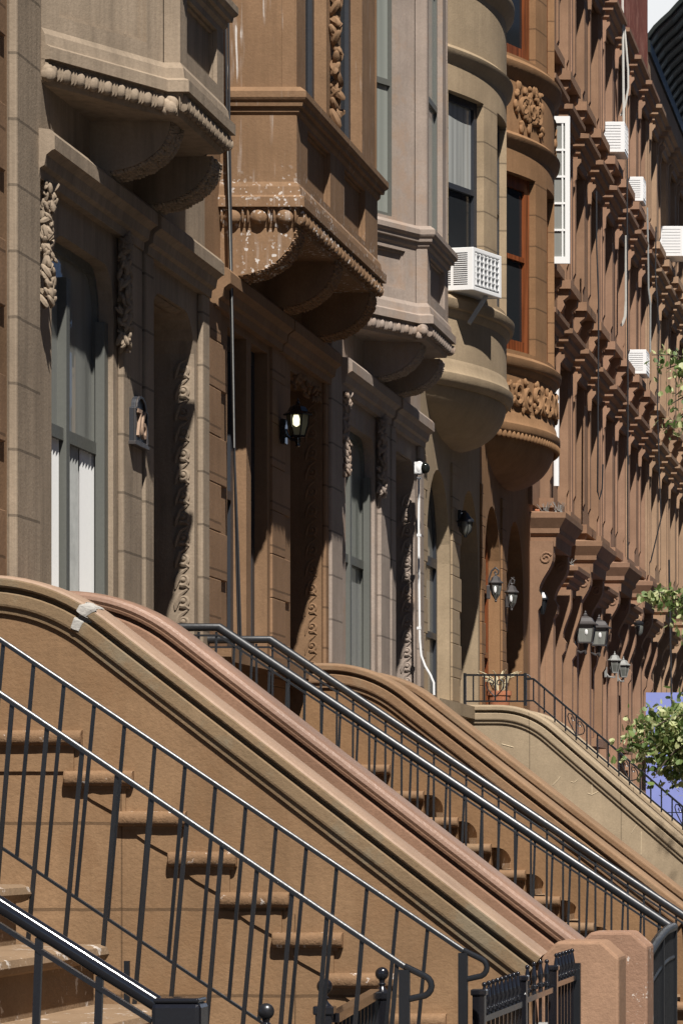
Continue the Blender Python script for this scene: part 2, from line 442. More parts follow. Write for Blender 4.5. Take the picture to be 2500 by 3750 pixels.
# ------------------------------------------------------------------ ground
def structure(name, mb, mat): return tag(mb.build(name, mat), None, None, kind='structure')
g = MB(); g.box(-400, 400, -150, 700, -.6, -.14); structure('ground', g, 'road')
g = MB(); g.box(-1.5, 3.2, -40, 200, -.13, 0); structure('sidewalk', g, 'pave')
g = MB(); g.box(-6, -1.5, -40, 200, -.13, -.012); structure('areaway_paving', g, 'yard')
g = MB(); g.box(3.2, 3.35, -40, 200, -.135, .004); structure('kerb', g, 'sill_gray')
g = MB(); g.box(12.5, 17, -40, 200, -.13, 0); structure('opposite_sidewalk', g, 'pave')

for i in range(16):                              # the houses across the street close the street canyon
    y = -30 + i * 9.0; hh = 15.0 + (i * 5 % 3) * .8
    O = thing('brownstone_house', 'plain brown house across the street, outside the photo', 'house', (17, y + 4.5, 0), 'houses across the street')
    g = MB(); g.box(17, 28, y, y + 8.99, -.1, hh); g.build('wall', ('red2', 'grey', 'red')[i % 3], O)
    g = MB(); g.box(16.4, 17.05, y + .01, y + 8.98, hh - .9, hh + .1); g.build('cornice', 'tin', O)
    for z in (2.4, 6.2, 9.6, 12.4):
        if z > hh - 2.2: continue
        for k in range(3):
            g = MB(); g.box(16.95, 17.02, y + 1.2 + k * 2.7, y + 2.5 + k * 2.7, z, z + 1.9); g.build('window', 'dark_glass', O)
# ------------------------------------------------------------------ bays
SILL = [(-.05, 6.28), (.0, 6.28), (.018, 6.30), (.022, 6.33), (.045, 6.335), (.05, 6.365), (.065, 6.375), (.075, 6.39), (.075, 6.43), (.03, 6.465), (-.05, 6.475)]
BASE = [(-.05, 5.66), (.060, 5.66), (.060, 5.725), (.030, 5.742), (.022, 5.80), (.0, 5.835), (-.05, 5.835)]
EGGB = [(-.30, 5.535), (-.015, 5.535), (-.005, 5.56), (.012, 5.60), (.022, 5.655), (.022, 5.665), (-.30, 5.665)]
def along(pts, pitch):
    """points at even pitch on a plan path, with the outward normal"""
    out = []
    for (a, b) in zip(pts, pts[1:]):
        l = math.hypot(b[0] - a[0], b[1] - a[1]); n = max(1, int(l / pitch)); ux, uy = (b[0] - a[0]) / l, (b[1] - a[1]) / l
        for i in range(n):
            t = l * (i + .5) / n; out.append((a[0] + ux * t, a[1] + uy * t, uy, -ux, l / n))
    return out
def eggs(par, pts, pitch, z=5.6, r=1.0, mat='grey'):
    mb = MB()
    for x, y, nx, ny, p in along(offset_path(pts, .012), pitch):
        rot = Matrix(((nx, -ny, 0), (ny, nx, 0), (0, 0, 1)))
        mb.ball((x + nx * .008, y + ny * .008, z), .033 * r, p * .32, .047 * r, 8, 6, rot)
        tx, ty = -ny, nx
        for s in (-1, 1):
            c = (x + tx * p * .40 * s, y + ty * p * .40 * s, z)
            mb.ball((c[0] + nx * .006, c[1] + ny * .006, z + .004), .030 * r, p * .06, .050 * r, 6, 4, rot)
    return mb.build('egg_and_dart', mat, par, True)
def corbel(par, y0, y1, mat, z0=5.245, z1=5.54, x0=-5.01, x1=-4.54, seed=3):
    """quarter-round bracket under a bay with carved leaves on its edge"""
    n = 12; prof = [(x0, z1)]
    arc = [(x0 + (x1 - x0) * math.sin(math.pi / 2 * i / n) ** .85, z0 + (z1 - z0) * (1 - math.cos(math.pi / 2 * i / n)) ** 1.0) for i in range(n + 1)]
    prof += arc
    mb = MB(); mb.slab(SIDE(0), prof, [], -y1, -y0)
    o = mb.build('bracket', mat, par)
    lf = MB(); rg = random.Random(seed)
    for i in range(30):
        t = math.pi / 2 * (i + .5) / 30
        x = x0 + (x1 - x0) * math.sin(t) ** .85; z = z0 + (z1 - z0) * (1 - math.cos(t))
        for k in range(4):
            y = y0 + (y1 - y0) * (k + .5) / 4 + rg.uniform(-.01, .01)
            lf.ball((x + .004, y, z - .004), .017 * rg.uniform(.7, 1.3), (y1 - y0) / 8 * rg.uniform(.8, 1.2), .017 * rg.uniform(.7, 1.2), 6, 4)
    lf.build('carved_leaves', mat, o, True)
    return o
def bay_front(par, pts, panels, wins, mats, zt=13.0):
    """straight-sided bay: panelled apron, sill cornice, window storey, soffit"""
    m, mf, mg = mats
    core = offset_path(pts, -.045)
    bay = MB(); prism(bay, [(-5.05, pts[0][1] + .02)] + core + [(-5.05, pts[-1][1] - .02)], 5.56, 6.40)
    up = MB()
    for k, (a, b) in enumerate(zip(pts, pts[1:])):
        T = face(a[0], a[1], b[0] - a[0], b[1] - a[1]); l = math.hypot(b[0] - a[0], b[1] - a[1])
        bay.slab(T, rect(.003, l - .003, 5.80, 6.34), [rect(*p) for p in panels.get(k, [])], -.06, 0)
    o = bay.build('bay_window', m, par)
    for k, ps in panels.items():
        a, b = pts[k], pts[k + 1]; T = face(a[0], a[1], b[0] - a[0], b[1] - a[1])
        for u0, u1, z0, z1 in ps:      # raised bead inside each sunk panel
            pr = MB(); pr.slab(T, rect(u0, u1, z0, z1), [rect(u0 + .02, u1 - .02, z0 + .02, z1 - .02)], -.05, -.025); pr.build('panel_moulding', m, o)
    for nm, pf in (('sill_moulding', SILL), ('base_moulding', BASE), ('soffit', EGGB)):
        q = MB(); plan_sweep(q, pts, pf); q.build(nm, m, o)
    s = MB(); prism(s, [(-5.02, pts[0][1] + .03)] + offset_path(pts, -.1) + [(-5.02, pts[-1][1] - .03)], 5.537, 5.558); s.build('soffit_panel', m, o)
    wo = MB(); holes = {}
    for k, (a, b) in enumerate(zip(pts, pts[1:])):
        T = face(a[0], a[1], b[0] - a[0], b[1] - a[1]); l = math.hypot(b[0] - a[0], b[1] - a[1])
        wo.slab(T, rect(.003, l - .003, 6.44, zt), [rect(*w[:4]) for w in wins.get(k, [])], -.10 if k in wins else -.05, -.012 if k not in wins else -.010)
    prism(wo, [(-5.05, pts[0][1] + .05)] + offset_path(pts, -.17) + [(-5.05, pts[-1][1] - .05)], 6.40, zt)
    w = wo.build('upper_bay', m, par)
    return o, w
def bowed(par, Yc, half, d, mat, z0, z1, openings, depth=.11, name='bay_wall', inset=0.0):
    """bow-front wall from z0 to z1; openings (angle0, angle1, z0, z1) are set back by depth"""
    Rr = (half * half + d * d) / (2 * d); xc = -5 + d - Rr; Rr -= inset; tm = math.asin(half / (Rr + inset))
    us = sorted(set([-tm + 2 * tm * i / 44 for i in range(45)] + [a for o in openings for a in o[:2]]))
    zs = sorted(set([z0, z1] + [q for o in openings for q in o[2:4]]))
    P = lambda t, z, r: (xc + r * math.cos(t), Yc + r * math.sin(t), z)
    mb = MB(); gl = []
    for a, b in zip(us, us[1:]):
        if b - a < 1e-6: continue
        for c, e in zip(zs, zs[1:]):
            hit = [o for o in openings if a >= o[0] - 1e-6 and b <= o[1] + 1e-6 and c >= o[2] - 1e-6 and e <= o[3] + 1e-6]
            if hit: continue
            mb.add([P(a, c, Rr), P(b, c, Rr), P(b, e, Rr), P(a, e, Rr)], [(0, 1, 2, 3)])
    for o in openings:
        r2 = Rr - depth
        for a in o[:2]: mb.add([P(a, o[2], Rr), P(a, o[3], Rr), P(a, o[3], r2), P(a, o[2], r2)], [(0, 1, 2, 3)])
        seg = [q for q in us if o[0] - 1e-6 <= q <= o[1] + 1e-6]
        for a, b in zip(seg, seg[1:]):
            for z in o[2:4]: mb.add([P(a, z, Rr), P(b, z, Rr), P(b, z, r2), P(a, z, r2)], [(0, 1, 2, 3)])
    ob = mb.build(name, mat, par)
    return ob, P, Rr, tm
def bow_path(Yc, half, d, n=40, inset=0.0):
    Rr = (half * half + d * d) / (2 * d); xc = -5 + d - Rr; tm = math.asin(half / Rr); Rr -= inset
    return [(xc + Rr * math.cos(t), Yc + Rr * math.sin(t)) for t in [-tm + 2 * tm * i / n for i in range(n + 1)]]
def bow_window(par, P, Rr, o, depth, fm, pm, rails=(), fr=.06, low=None):
    a0, a1, z0, z1 = o
    A, B = P(a0, 0, Rr - depth), P(a1, 0, Rr - depth); l = math.hypot(B[0] - A[0], B[1] - A[1])
    T = face(A[0], A[1], B[0] - A[0], B[1] - A[1])
    return window(par, T, .0, l, z0, z1, .02, fm, pm, rails=rails, fr=fr, pm_low=low)
def body(par, y0, y1, mat, h=13.2):
    b = MB(); b.box(-15, -5.99, y0 + .003, y1 - .003, -.1, h); b.box(-15.1, -4.6, y0 + .02, y1 - .02, h, h + .25)
    return b.build('house_block', mat, par)

# ------------------------------------------------------------------ house 0: only its quoined edge shows
H = thing('brownstone_house', 'brown rough-blocked house edge at the far left of the photo', 'house', (-5, 18.8, 0), 'brownstone row houses')
w = MB(); w.slab(FAC, rect(16.2, 21.36, -.1, 13), [rect(19.6, 20.9, 1.97, 4.8)], -1.0, 0); w.build('wall', 'orange', H)
body(H, 16.2, 21.36, 'orange')
quoins(H, 20.95, 21.21, 21.08, 0, 9, 'orange_j', .7, .03)
door(H, FAC, 19.6, 20.9, 1.97, 4.8, -.9, 'door_dk')
t = MB(); t.bx(FAC, 16.2, 19.4, 2.62, 2.7, 0, .16); t.build('water_table', 'orange', H)

# ------------------------------------------------------------------ houses 1 and 3: canted bays, round-cornered openings
def canted_house(Y, label, mats, glassm, frame, low, sc):
    m, mj = mats; y0, y1 = Y, Y + 5.53
    H = thing('brownstone_house', label, 'house', (-5, Y + 2.7, 0), 'brownstone row houses')
    wi = (Y + 1.03, Y + 2.65); dr = (Y + 3.71, Y + 5.17)
    w = MB(); w.slab(FAC, rect(y0, y1, -.1, 13), [rrect(wi[0], wi[1], 2.72, 4.78, .26), rrect(dr[0], dr[1], 1.97, 4.82, .33)], -1.0, 0)
    w.build('wall', m, H); body(H, y0, y1, m)
    p = MB(); p.bx(FAC, y0 + .0, y0 + .55, 0, 13, 0, .05); p.build('pilaster', mj, H, bevel=.012)
    p = MB(); p.bx(FAC, y0 + 2.76, y0 + 3.30, 0, 4.985, 0, .04); p.build('pilaster', mj, H, bevel=.012)
    p = MB(); p.bx(FAC, y0 + 3.40, y0 + 3.66, 0, 4.985, 0, .04); p.build('pilaster', mj, H, bevel=.012)
    p = MB(); p.bx(FAC, y0 + 5.26, y0 + 5.50, 0, 4.985, 0, .04); p.build('pilaster', mj, H, bevel=.012)
    p = MB(); p.bx(FAC, y0 + 3.295, y0 + 3.405, 2.5, 5.2, -.01, .004); p.build('gap_shade_strip', 'frame_dk', H)  # flat dark strip: shade of the gap between pilasters put into colour
    hood(H, y0 + .50, y0 + 3.29, m); hood(H, y0 + 3.41, y0 + 5.50, m)
    t = MB(); t.bx(FAC, y0 + .05, y0 + 3.62, 2.61, 2.70, 0, .17); t.build('water_table', m, H)
    for k, (a, n) in enumerate(((y0 + .66, 26), (y0 + 2.68, 26))):
        lf = MB(); leafy(lf, FAC, a - .02, a + .10, 4.32, 4.98, 130, .10, .032, 5 + k); lf.build('carved_bracket', m, H, True)
    wn = window(H, FAC, wi[0], wi[1], 2.72, 4.78, -.085, frame, glassm, mull=((wi[0] + .70, .085),), rails=((3.72, .07),), fr=.055,
                shape=lambda a, b, c, d: rrect(a, b, c, d, .2), pm_low=low, mp=.022)
    s = MB(); s.bx(FAC, wi[1] - .10, wi[1] - .002, 2.73, 4.46, -.084, -.03); s.build('jamb', frame, wn)
    if sc == 1:
        for qa, qb in ((wi[0] + .07, wi[0] + .62), (wi[0] + .80, wi[0] + 1.12), (wi[0] + 1.20, wi[1] - .07)):
            s = MB(); n = max(3, int((qb - qa) / .035)); s.sweep([[FAC(qa + (qb - qa) * i / n, z, -.108 + (.010 if i % 2 else 0)) for z in (2.79, 3.69)] for i in range(n + 1)], closed=False, caps=False)
            s.build('curtain', 'curtain_mid' if qa > wi[0] + .7 and qa < wi[0] + 1.1 else 'frame_wh', wn)
    dd = door(H, FAC, dr[0], dr[1], 1.97, 4.82, -.95, 'door_dk')
    # the carved band on the far reveal of the doorway
    T = SIDE(dr[1] + .002); c = MB(); c.slab(T, rect(-5.135, -5.02, 2.02, 4.60), [], 0, .003); o = c.build('carved_reveal', m, dd and H)
    c = MB(); scrolls(c, T, -5.128, -5.028, 2.10, 4.60, .136, .010, .015); c.build('scrollwork', m, o, True)
    c = MB()
    for i in range(12):
        u = dr[0] + .25 + (dr[1] - dr[0] - .6) * i / 11; c.ball((-5.08, u, 4.815), .06, .045, .02, 8, 4)
    c.build('carved_soffit', m, H, True)
    # canted bay
    b0 = Y + .78
    pts = [(-5, b0), (-4.54, b0 + 1.02), (-4.445, b0 + 1.02), (-4.445, b0 + 2.38), (-4.54, b0 + 2.38), (-5, b0 + 3.40)]
    cl = math.hypot(.46, 1.02)
    panels = {0: [(.16, cl - .16, 5.92, 6.24)], 2: [(.2, 1.14, 5.92, 6.24)], 4: [(.16, cl - .16, 5.92, 6.24)]}
    wins = {0: [(.26, .84, 6.50, 8.75)], 2: [(.17, 1.06, 6.50, 8.75)], 4: [(.26, .84, 6.50, 8.75)]}
    bo, up = bay_front(H, pts, panels, wins, (m, 0, 0))
    for k, ws in wins.items():
        a, b = pts[k], pts[k + 1]; T = face(a[0], a[1], b[0] - a[0], b[1] - a[1])
        for q in ws: window(H, T, q[0], q[1], q[2], q[3], -.055, 'frame_gr', 'green_glass', rails=((7.6, .05),), fr=.035, fd=.04)
    eggs(bo, pts, .118, mat=m)
    corbel(bo, b0 + 1.22, b0 + 1.55, m, seed=3); corbel(bo, b0 + 2.45, b0 + 2.78, m, seed=4)
    for (x, y) in ((-4.50, b0 + 1.0), (-4.46, b0 + 2.40), (-4.99, b0 + .02)):
        cb = MB()
        for i in range(5): cb.ball((x + random.uniform(-.02, .05), y - random.uniform(.0, .04), 5.59 + random.uniform(-.03, .04)), .035, .03, .04, 7, 5)
        cb.build('corner_leaf', m, bo, True)
    return H
H1 = canted_house(21.37, 'greyish brown house with angled bay and number plaque by its doorway', ('grey', 'grey_j'), 'grey_glass', 'frame_gr', 'curtain', 1)
H3 = canted_house(31.97, 'mauve painted house with angled bay, beside the white security camera pipe', ('pink', 'pink_j'), 'green_glass', 'frame_gr', 'sheer', 3)

# ------------------------------------------------------------------ house 2: square bay
H2 = H = thing('brownstone_house', 'orange brown house with square bay window splashed by white drips', 'house', (-5, 29.4, 0), 'brownstone row houses')
y0, y1 = 26.90, 31.97
w = MB(); w.slab(FAC, rect(y0, y1, -.1, 13), [rect(27.72, 28.45, 2.72, 4.90), rect(28.64, 29.30, 2.72, 4.90), rect(30.30, 31.76, 1.97, 4.89)], -1.0, 0)
w.build('wall', 'orange', H); body(H, y0, y1, 'orange')
quoins(H, 26.93, 27.60, 27.38, 0, 4.98, 'orange_j', .632, .022)
quoins(H, 29.42, 30.20, 29.98, 0, 4.98, 'orange_j', .632, .018)
p = MB(); p.bx(FAC, 31.80, 31.95, 0, 4.985, 0, .03); p.build('pilaster', 'orange_j', H, bevel=.01)
hood(H, 27.10, 29.66, 'orange', -.02); hood(H, 29.70, 31.93, 'orange', -.02)
t = MB(); t.bx(FAC, 26.93, 30.15, 2.60, 2.70, 0, .17); t.build('water_table', 'orange', H)
for a, b in ((27.72, 28.45), (28.64, 29.30)):
    window(H, FAC, a, b, 2.72, 4.90, -.09, 'frame_dk', 'dark_glass', rails=((3.8, .06),), fr=.10, fd=.06)
door(H, FAC, 30.30, 31.76, 1.97, 4.89, -.95, 'door_dk')
T = SIDE(31.762); c = MB(); c.slab(T, rect(-5.14, -5.02, 2.02, 4.60), [], 0, .003); o = c.build('carved_reveal', 'orange', H)
c = MB(); scrolls(c, T, -5.13, -5.03, 2.25, 4.80, .15, .008, .010); c.build('scrollwork', 'orange', o, True)
c = MB(); leafy(c, FAC, 30.4, 31.7, 4.78, 4.90, 30, .0, .03, 9); c.build('carved_lintel', 'orange', H, True)
pts = [(-5, 27.44), (-4.485, 27.44), (-4.485, 31.2), (-5, 31.2)]
panels = {1: [(.45, 1.45, 5.88, 6.26), (2.10, 3.12, 5.88, 6.26)]}
wins = {1: [(.43, 1.33, 6.50, 9.2), (1.86, 3.03, 6.50, 9.2)]}
bo, up = bay_front(H, pts, panels, wins, ('orange_d', 0, 0))
T = face(-4.485, 27.44, 0, 1)
for q in wins[1]: window(H, T, q[0], q[1], q[2], q[3], -.095, 'frame_dk', 'dark_glass', rails=((7.8, .05),), fr=.09, fd=.05)
lf = MB(); leafy(lf, T, 1.46, 1.60, 6.5, 9.2, 110, .05, .06, 21); lf.build('carved_column', 'orange', H, True)
eggs(bo, pts, .155, r=1.15, mat='orange_d')
for k, (a, b) in enumerate(((27.46, 27.80), (29.15, 29.48), (30.84, 31.18))): corbel(bo, a, b, 'orange_d' if k == 0 else 'orange', z0=5.20, x1=-4.50, seed=6 + k)

# ------------------------------------------------------------------ houses 4 and 5: bow fronts, arched openings
def moulding(par, Yc, half, d, prof, mat, name):
    q = MB(); plan_sweep(q, bow_path(Yc, half, d), prof); return q.build(name, mat, par, True)
def bow_house(y0, y1, Yc, label, m, mj, win, drr, frame, pane, carved):
    H = thing('brownstone_house', label, 'house', (-5, Yc, 0), 'brownstone row houses')
    w = MB(); w.slab(FAC, rect(y0, y1, -.1, 13), [arch(win[0], win[1], 2.72, 4.90), arch(drr[0], drr[1], 1.97, 4.90)], -1.0, 0)
    w.build('wall', m, H); body(H, y0, y1, m)
    for (a, b, c, f) in ((y0 + .03, win[0] - .06, win[0] - .2, 0), (win[1] + .08, drr[0] - .05, drr[0] - .2, 1)):
        quoins(H, a, b, c, 0, 5.05, mj, .66, .02, f)
    t = MB(); t.bx(FAC, y0 + .05, drr[0] - .1, 2.58, 2.70, 0, .17); t.build('water_table', m, H)
    hw, d = 2.0, .51
    window(H, FAC, win[0], win[1], 2.72, 4.90, -.12, frame, pane, mull=(), rails=((4.05, .09), (3.35, .06)), fr=.08, shape=arch)
    door(H, FAC, drr[0], drr[1], 1.97, 4.90, -.95, 'door_red' if carved else 'door_dk', .75)
    # bowl
    Rr = (hw * hw + d * d) / (2 * d); base = bow_path(Yc, hw, d); n = 14; rings = []
    for i in range(n + 1):
        k = math.sqrt(max(0, 1 - (i / n) ** 2)) if i < n else .02
        rings.append([(-5.0 + (x + 5.0) * k, Yc + (y - Yc) * k, 5.66 - .48 * i / n) for x, y in base])
    q = MB(); q.sweep(rings, closed=False, caps=False); bo = q.build('bay_bowl', m, H, True)
    moulding(H, Yc, hw, d, [(-.3, 5.62), (.02, 5.62), (.05, 5.655), (.065, 5.68), (.065, 5.74), (.03, 5.775), (.022, 5.83), (.0, 5.88), (-.05, 5.89)], m, 'base_moulding')
    ops = [(R(-23), R(-12), 6.52, 8.38), (R(-5.5), R(5.5), 6.52, 8.38), (R(12), R(23), 6.52, 8.38)]
    lo, P, Rr, tm = bowed(H, Yc, hw, d, m, 5.85, 6.34, [], name='apron')
    moulding(H, Yc, hw, d, [(-.05, 6.27), (.0, 6.27), (.03, 6.31), (.035, 6.34), (.06, 6.35), (.075, 6.38), (.08, 6.43), (.03, 6.47), (-.13, 6.475)], m, 'sill_moulding')
    mid, P, Rr, tm = bowed(H, Yc, hw, d, mj, 6.46, 8.72, ops, name='bay_wall')
    for o in ops: bow_window(mid, P, Rr, o, .09, frame, 'sheer' if not carved else pane, rails=((7.52, .05),), fr=.07 if not carved else .13, low='dark_glass')
    up, P2, Rr, tm = bowed(H, Yc, hw, d, m, 8.70, 9.5, [], name='apron')
    moulding(H, Yc, hw, d, [(-.05, 8.62), (.0, 8.62), (.02, 8.68), (.055, 8.71), (.065, 8.76), (.02, 8.80), (-.05, 8.81)], m, 'belt_moulding')
    moulding(H, Yc, hw, d, [(-.05, 9.36), (.0, 9.36), (.03, 9.42), (.075, 9.47), (.08, 9.53), (.03, 9.58), (-.13, 9.59)], m, 'sill_moulding')
    ops2 = [(a, b, 9.62, 11.4) for a, b, _, _ in ops]
    top, P3, Rr, tm = bowed(H, Yc, hw, d, mj, 9.56, 13.0, ops2, name='bay_wall')
    for o in ops2: bow_window(top, P3, Rr, o, .09, frame, pane, rails=((10.5, .05),), fr=.07 if not carved else .13)
    if carved:
        fr_ = MB(); rg = random.Random(4)
        def TA(u, z, w): t = u / Rr; return (P(t, z, Rr + w))
        L = tm * Rr
        u = -L + .12; k = 0
        while u < L - .1:
            sp = spiral(u, 6.06 + .02 * (-1) ** k, .13, .02, rg.uniform(0, 6), 1.4 * (-1) ** k, 20)
            fr_.tube([TA(a, b, .02) for a, b in sp], [.032 * (1.1 - .5 * i / 20) for i in range(21)], 7)
            for j in range(7):
                fr_.ball(TA(u + rg.uniform(-.15, .15), 6.06 + rg.uniform(-.15, .15), .018), .022, .03 * rg.uniform(.6, 1.3), .04 * rg.uniform(.6, 1.4), 6, 5)
            u += .27; k += 1
        fr_.build('carved_frieze', m, H, True)
        e = MB()
        for i in range(44):
            t = -tm + 2 * tm * (i + .5) / 44; e.ball(P(t, 5.625, Rr + .03), .035, .03, .05, 7, 5)
        e.build('bead_moulding', m, H, True)
        for a, b in ((-20, -9), (9, 20)):
            c = MB()
            for i in range(60):
                t = R(a) + (R(b) - R(a)) * rg.random(); c.ball(P(t, rg.uniform(8.86, 9.32), Rr + .012), .03, .045 * rg.uniform(.6, 1.2), .055 * rg.uniform(.5, 1.3), 6, 5, Matrix.Rotation(rg.uniform(-1, 1), 3, 'X'))
            for i in range(3): 
                sp = spiral(a, 0, 1, .1, i, 1)
                c.tube([P(R((a + b) / 2) + .05 * (i - 1) + q * .03, 9.09 + r_ * .12, Rr + .02) for q, r_ in spiral(0, 0, 1, .15, i * 2, 1.3, 16)], .025, 6)
            c.build('carved_panel', m, H, True)
    return H
H4 = bow_house(37.50, 42.06, 39.75, 'tan stucco house with rounded bay and white air conditioner in its window', 'tan', 'tan_j', (37.94, 39.62), (40.45, 41.94), 'frame_dk', 'grey_glass', False)
H5 = bow_house(42.06, 46.72, 44.40, 'ochre house with rounded bay, carved leaf frieze and red door', 'rust', 'rust_j', (42.5, 43.88), (44.53, 46.2), 'sash_red', 'dark_glass', True)

# ------------------------------------------------------------------ the dark red terrace further down the street
WHOOD = [(-.02, -.38), (.05, -.38), (.055, -.27), (.09, -.25), (.095, -.19), (.15, -.165), (.155, -.10), (.21, -.075), (.215, -.02), (-.02, .03)]
def row_window(par, c, zs, zh, m, mi, pane, dk='frame_dk'):
    a, b = c - .55, c + .55
    o = window(par, FAC, a, b, zs, zh, -.30, dk, pane, rails=(((zs + zh) / 2, .06),), fr=.07)
    for p, q in ((a - .16, a), (b, b + .16)):
        s = MB(); s.slab(SIDE(0), [(-5.0, zs + .30), (-4.975, zs + .36), (-4.975, zh), (-5.0, zh)], [], -q, -p); s.build('surround', m, o)
    s = MB(); s.bx(FAC, c - .66, c + .66, zs - .11, zs, -.3, .17); s.build('sill', m, o)
    for k in (c - .50, c + .50):
        s = MB(); s.slab(SIDE(0), [(-5.0, zs - .40), (-4.95, zs - .38), (-4.91, zs - .30), (-4.93, zs - .25), (-4.86, zs - .19), (-4.85, zs - .11), (-5.0, zs - .11)], [], -(k + .09), -(k - .09)); s.build('sill_bracket', m, o)
    s = MB(); plan_sweep(s, [(-5, c - .62), (-4.999, c - .62), (-4.999, c + .62), (-5, c + .62)], [(w, zh + .38 + z) for w, z in WHOOD]); s.build('hood', m, o)
    for k in (c - .715, c + .635):
        s = MB(); s.slab(SIDE(0), [(-5.0, zh - .25), (-4.96, zh - .2), (-4.95, zh - .05), (-4.90, zh + .02), (-4.90, zh + .06), (-5, zh + .06)], [], -(k + .08), -k + .0); s.build('hood_bracket', m, o)
    return o
DH = [(-.2, 4.74), (.0, 4.74), (.01, 4.86), (.05, 4.89), (.055, 4.945), (.13, 5.06), (.135, 5.12), (-.2, 5.16)]
def console(mb, y, wd, zt, out, ztail, base=-5.0):
    h = zt - ztail
    prof = [(base, zt), (base + out, zt), (base + out, zt - .18)]
    for i in range(9):
        t = i / 8; prof.append((base + .10 + (out - .10) * (.5 + .5 * math.cos(math.pi * t)), zt - .18 - .40 * t))
    prof += [(base + .14, zt - .64), (base + .13, zt - .74), (base + .09, zt - .80), (base + .085, ztail), (base, ztail)]
    mb.slab(SIDE(0), prof, [], -(y + wd), -y)
def row_house(y0, y1, label, m, m2, tall, first=0.0, panes=None, stoop=True):
    H = thing('brownstone_house', label, 'house', (-5, (y0 + y1) / 2, 0), 'dark red terrace houses')
    cs = (y0 + 1.35 + first, y0 + 3.40 + first); pw = y0 + 3.2 + first
    fl = ((5.37, 7.22), (8.20, 9.95), (10.75, 12.52))
    top = 16.5 if tall else 13.75
    holes = [rect(c - .55, c + .55, a, b) for c in cs for a, b in fl] + [rect(y0 + .50, y0 + 1.90, 1.97, 4.55), rect(pw - .55, pw + .55, 2.7, 4.35)]
    w = MB(); w.slab(FAC, rect(y0, y1, -.1, 12.92), holes, -1.0, 0); o = w.build('wall', m, H)
    w = MB(); w.box(-15, -5.99, y0 + .003, y1 - .003, -.1, top - .05); w.build('house_block', m, H)
    w = MB(); w.bx(FAC, y0, y1, 12.92, top, -1.0, .03); w.build('upper_wall', 'brick' if tall else m, H)
    p = MB(); p.bx(FAC, y0 - .0, y0 + .16, 5.2, 12.9, 0, .045); p.build('pilaster', m2, H)
    p = MB(); p.bx(FAC, y1 - .14, y1 - .002, 5.2, 12.9, 0, .03); p.build('pilaster', m2, H)
    k = 0
    for a, b in fl:
        for c in cs:
            row_window(H, c, a, b, m, m2, ('dark_glass', 'grey_glass', 'sheer')[(k * 7 + int(y0)) % 3]); k += 1
        bnd = MB(); bnd.bx(FAC, y0 + .16, y1 - .14, a - .145, a - .112, 0, .022); bnd.build('belt_course', m, H)
    gt_ = MB()
    for i in range(18): gt_.bx(FAC, y0 + .53 + i * .078, y0 + .548 + i * .078, 1.99, 4.0, -.27, -.25)
    for z in (2.0, 2.9, 3.3, 3.98): gt_.bx(FAC, y0 + .505, y0 + 1.895, z, z + .04, -.285, -.24)
    gt_.build('door_gate', 'iron', H)
    # doorway with heavy hood on scrolled consoles
    d = door(H, FAC, y0 + .50, y0 + 1.90, 1.97, 4.55, -.95, 'door_dk')
    s = MB(); plan_sweep(s, [(-5.0, y0 + .28), (-4.72, y0 + .28), (-4.72, y0 + 2.12), (-5.0, y0 + 2.12)], DH)
    s.box(-5.02, -4.73, y0 + .29, y0 + 2.11, 4.75, 5.1); s.build('door_hood', m, H)
    for yb in (y0 + .20, y0 + 1.93):
        s = MB(); console(s, yb, .27, 4.80, .26, .3); c_ = s.build('console', m, H)
        q = MB(); sp = spiral(-4.82, 4.60, .07, .02, .5, 1.4, 16); q.tube([(a, yb - .004, b) for a, b in sp], .014, 6); q.build('scroll', m2, c_, True)
    s = MB(); plan_sweep(s, [(-5, pw - .6), (-4.9, pw - .6), (-4.9, pw + .6), (-5, pw + .6)], [(w - .02, 4.70 + z * .9) for w, z in WHOOD]); wq = s.build('window_hood', m, H)
    for yb in (pw - .74, pw + .56):
        s = MB(); console(s, yb, .18, 4.40, .2, 2.7); s.build('console', m, H)
    wn = window(H, FAC, pw - .55, pw + .55, 2.7, 4.35, -.45, 'frame_dk', 'dark_glass', rails=((3.5, .05),), fr=.06)
    gr = MB()
    for i in range(9): gr.bx(FAC, pw - .5 + i * .12, pw - .485 + i * .12, 2.72, 4.33, -.12, -.105)
    for z in (2.9, 3.5, 4.2): gr.bx(FAC, pw - .54, pw + .54, z, z + .02, -.125, -.10)
    gr.build('window_grille', 'iron', H)
    t = MB(); t.bx(FAC, y0 + 2.3, y1 - .1, 2.58, 2.69, 0, .14); t.build('water_table', m, H)
    if not tall:
        cv = MB(); n = 8
        arc = [(-4.97 + .95 * i / n, 13.80 + .86 * i / n + .09 * math.sin(math.pi * i / n) + .02 * math.sin(4 * math.pi * i / n)) for i in range(n + 1)]
        prof = [(-5.2, 13.60), (-4.93, 13.60), (-4.93, 13.78)] + arc + [(-4.0, 14.7)] + [(x - .03, z + .05) for x, z in arc[::-1]] + [(-5.2, 13.88)]
        cv.slab(SIDE(0), prof, [], -y1 + .002, -y0 - .002); co = cv.build('cornice', 'tin', H)
        rb = MB(); yk = y0 + .2
        while yk < y1:
            rb.tube([(x + .012, yk, z - .01) for x, z in arc], .022, 6); yk += .68
        rb.build('cornice_rib', 'tin_rib', co, True)
    return H
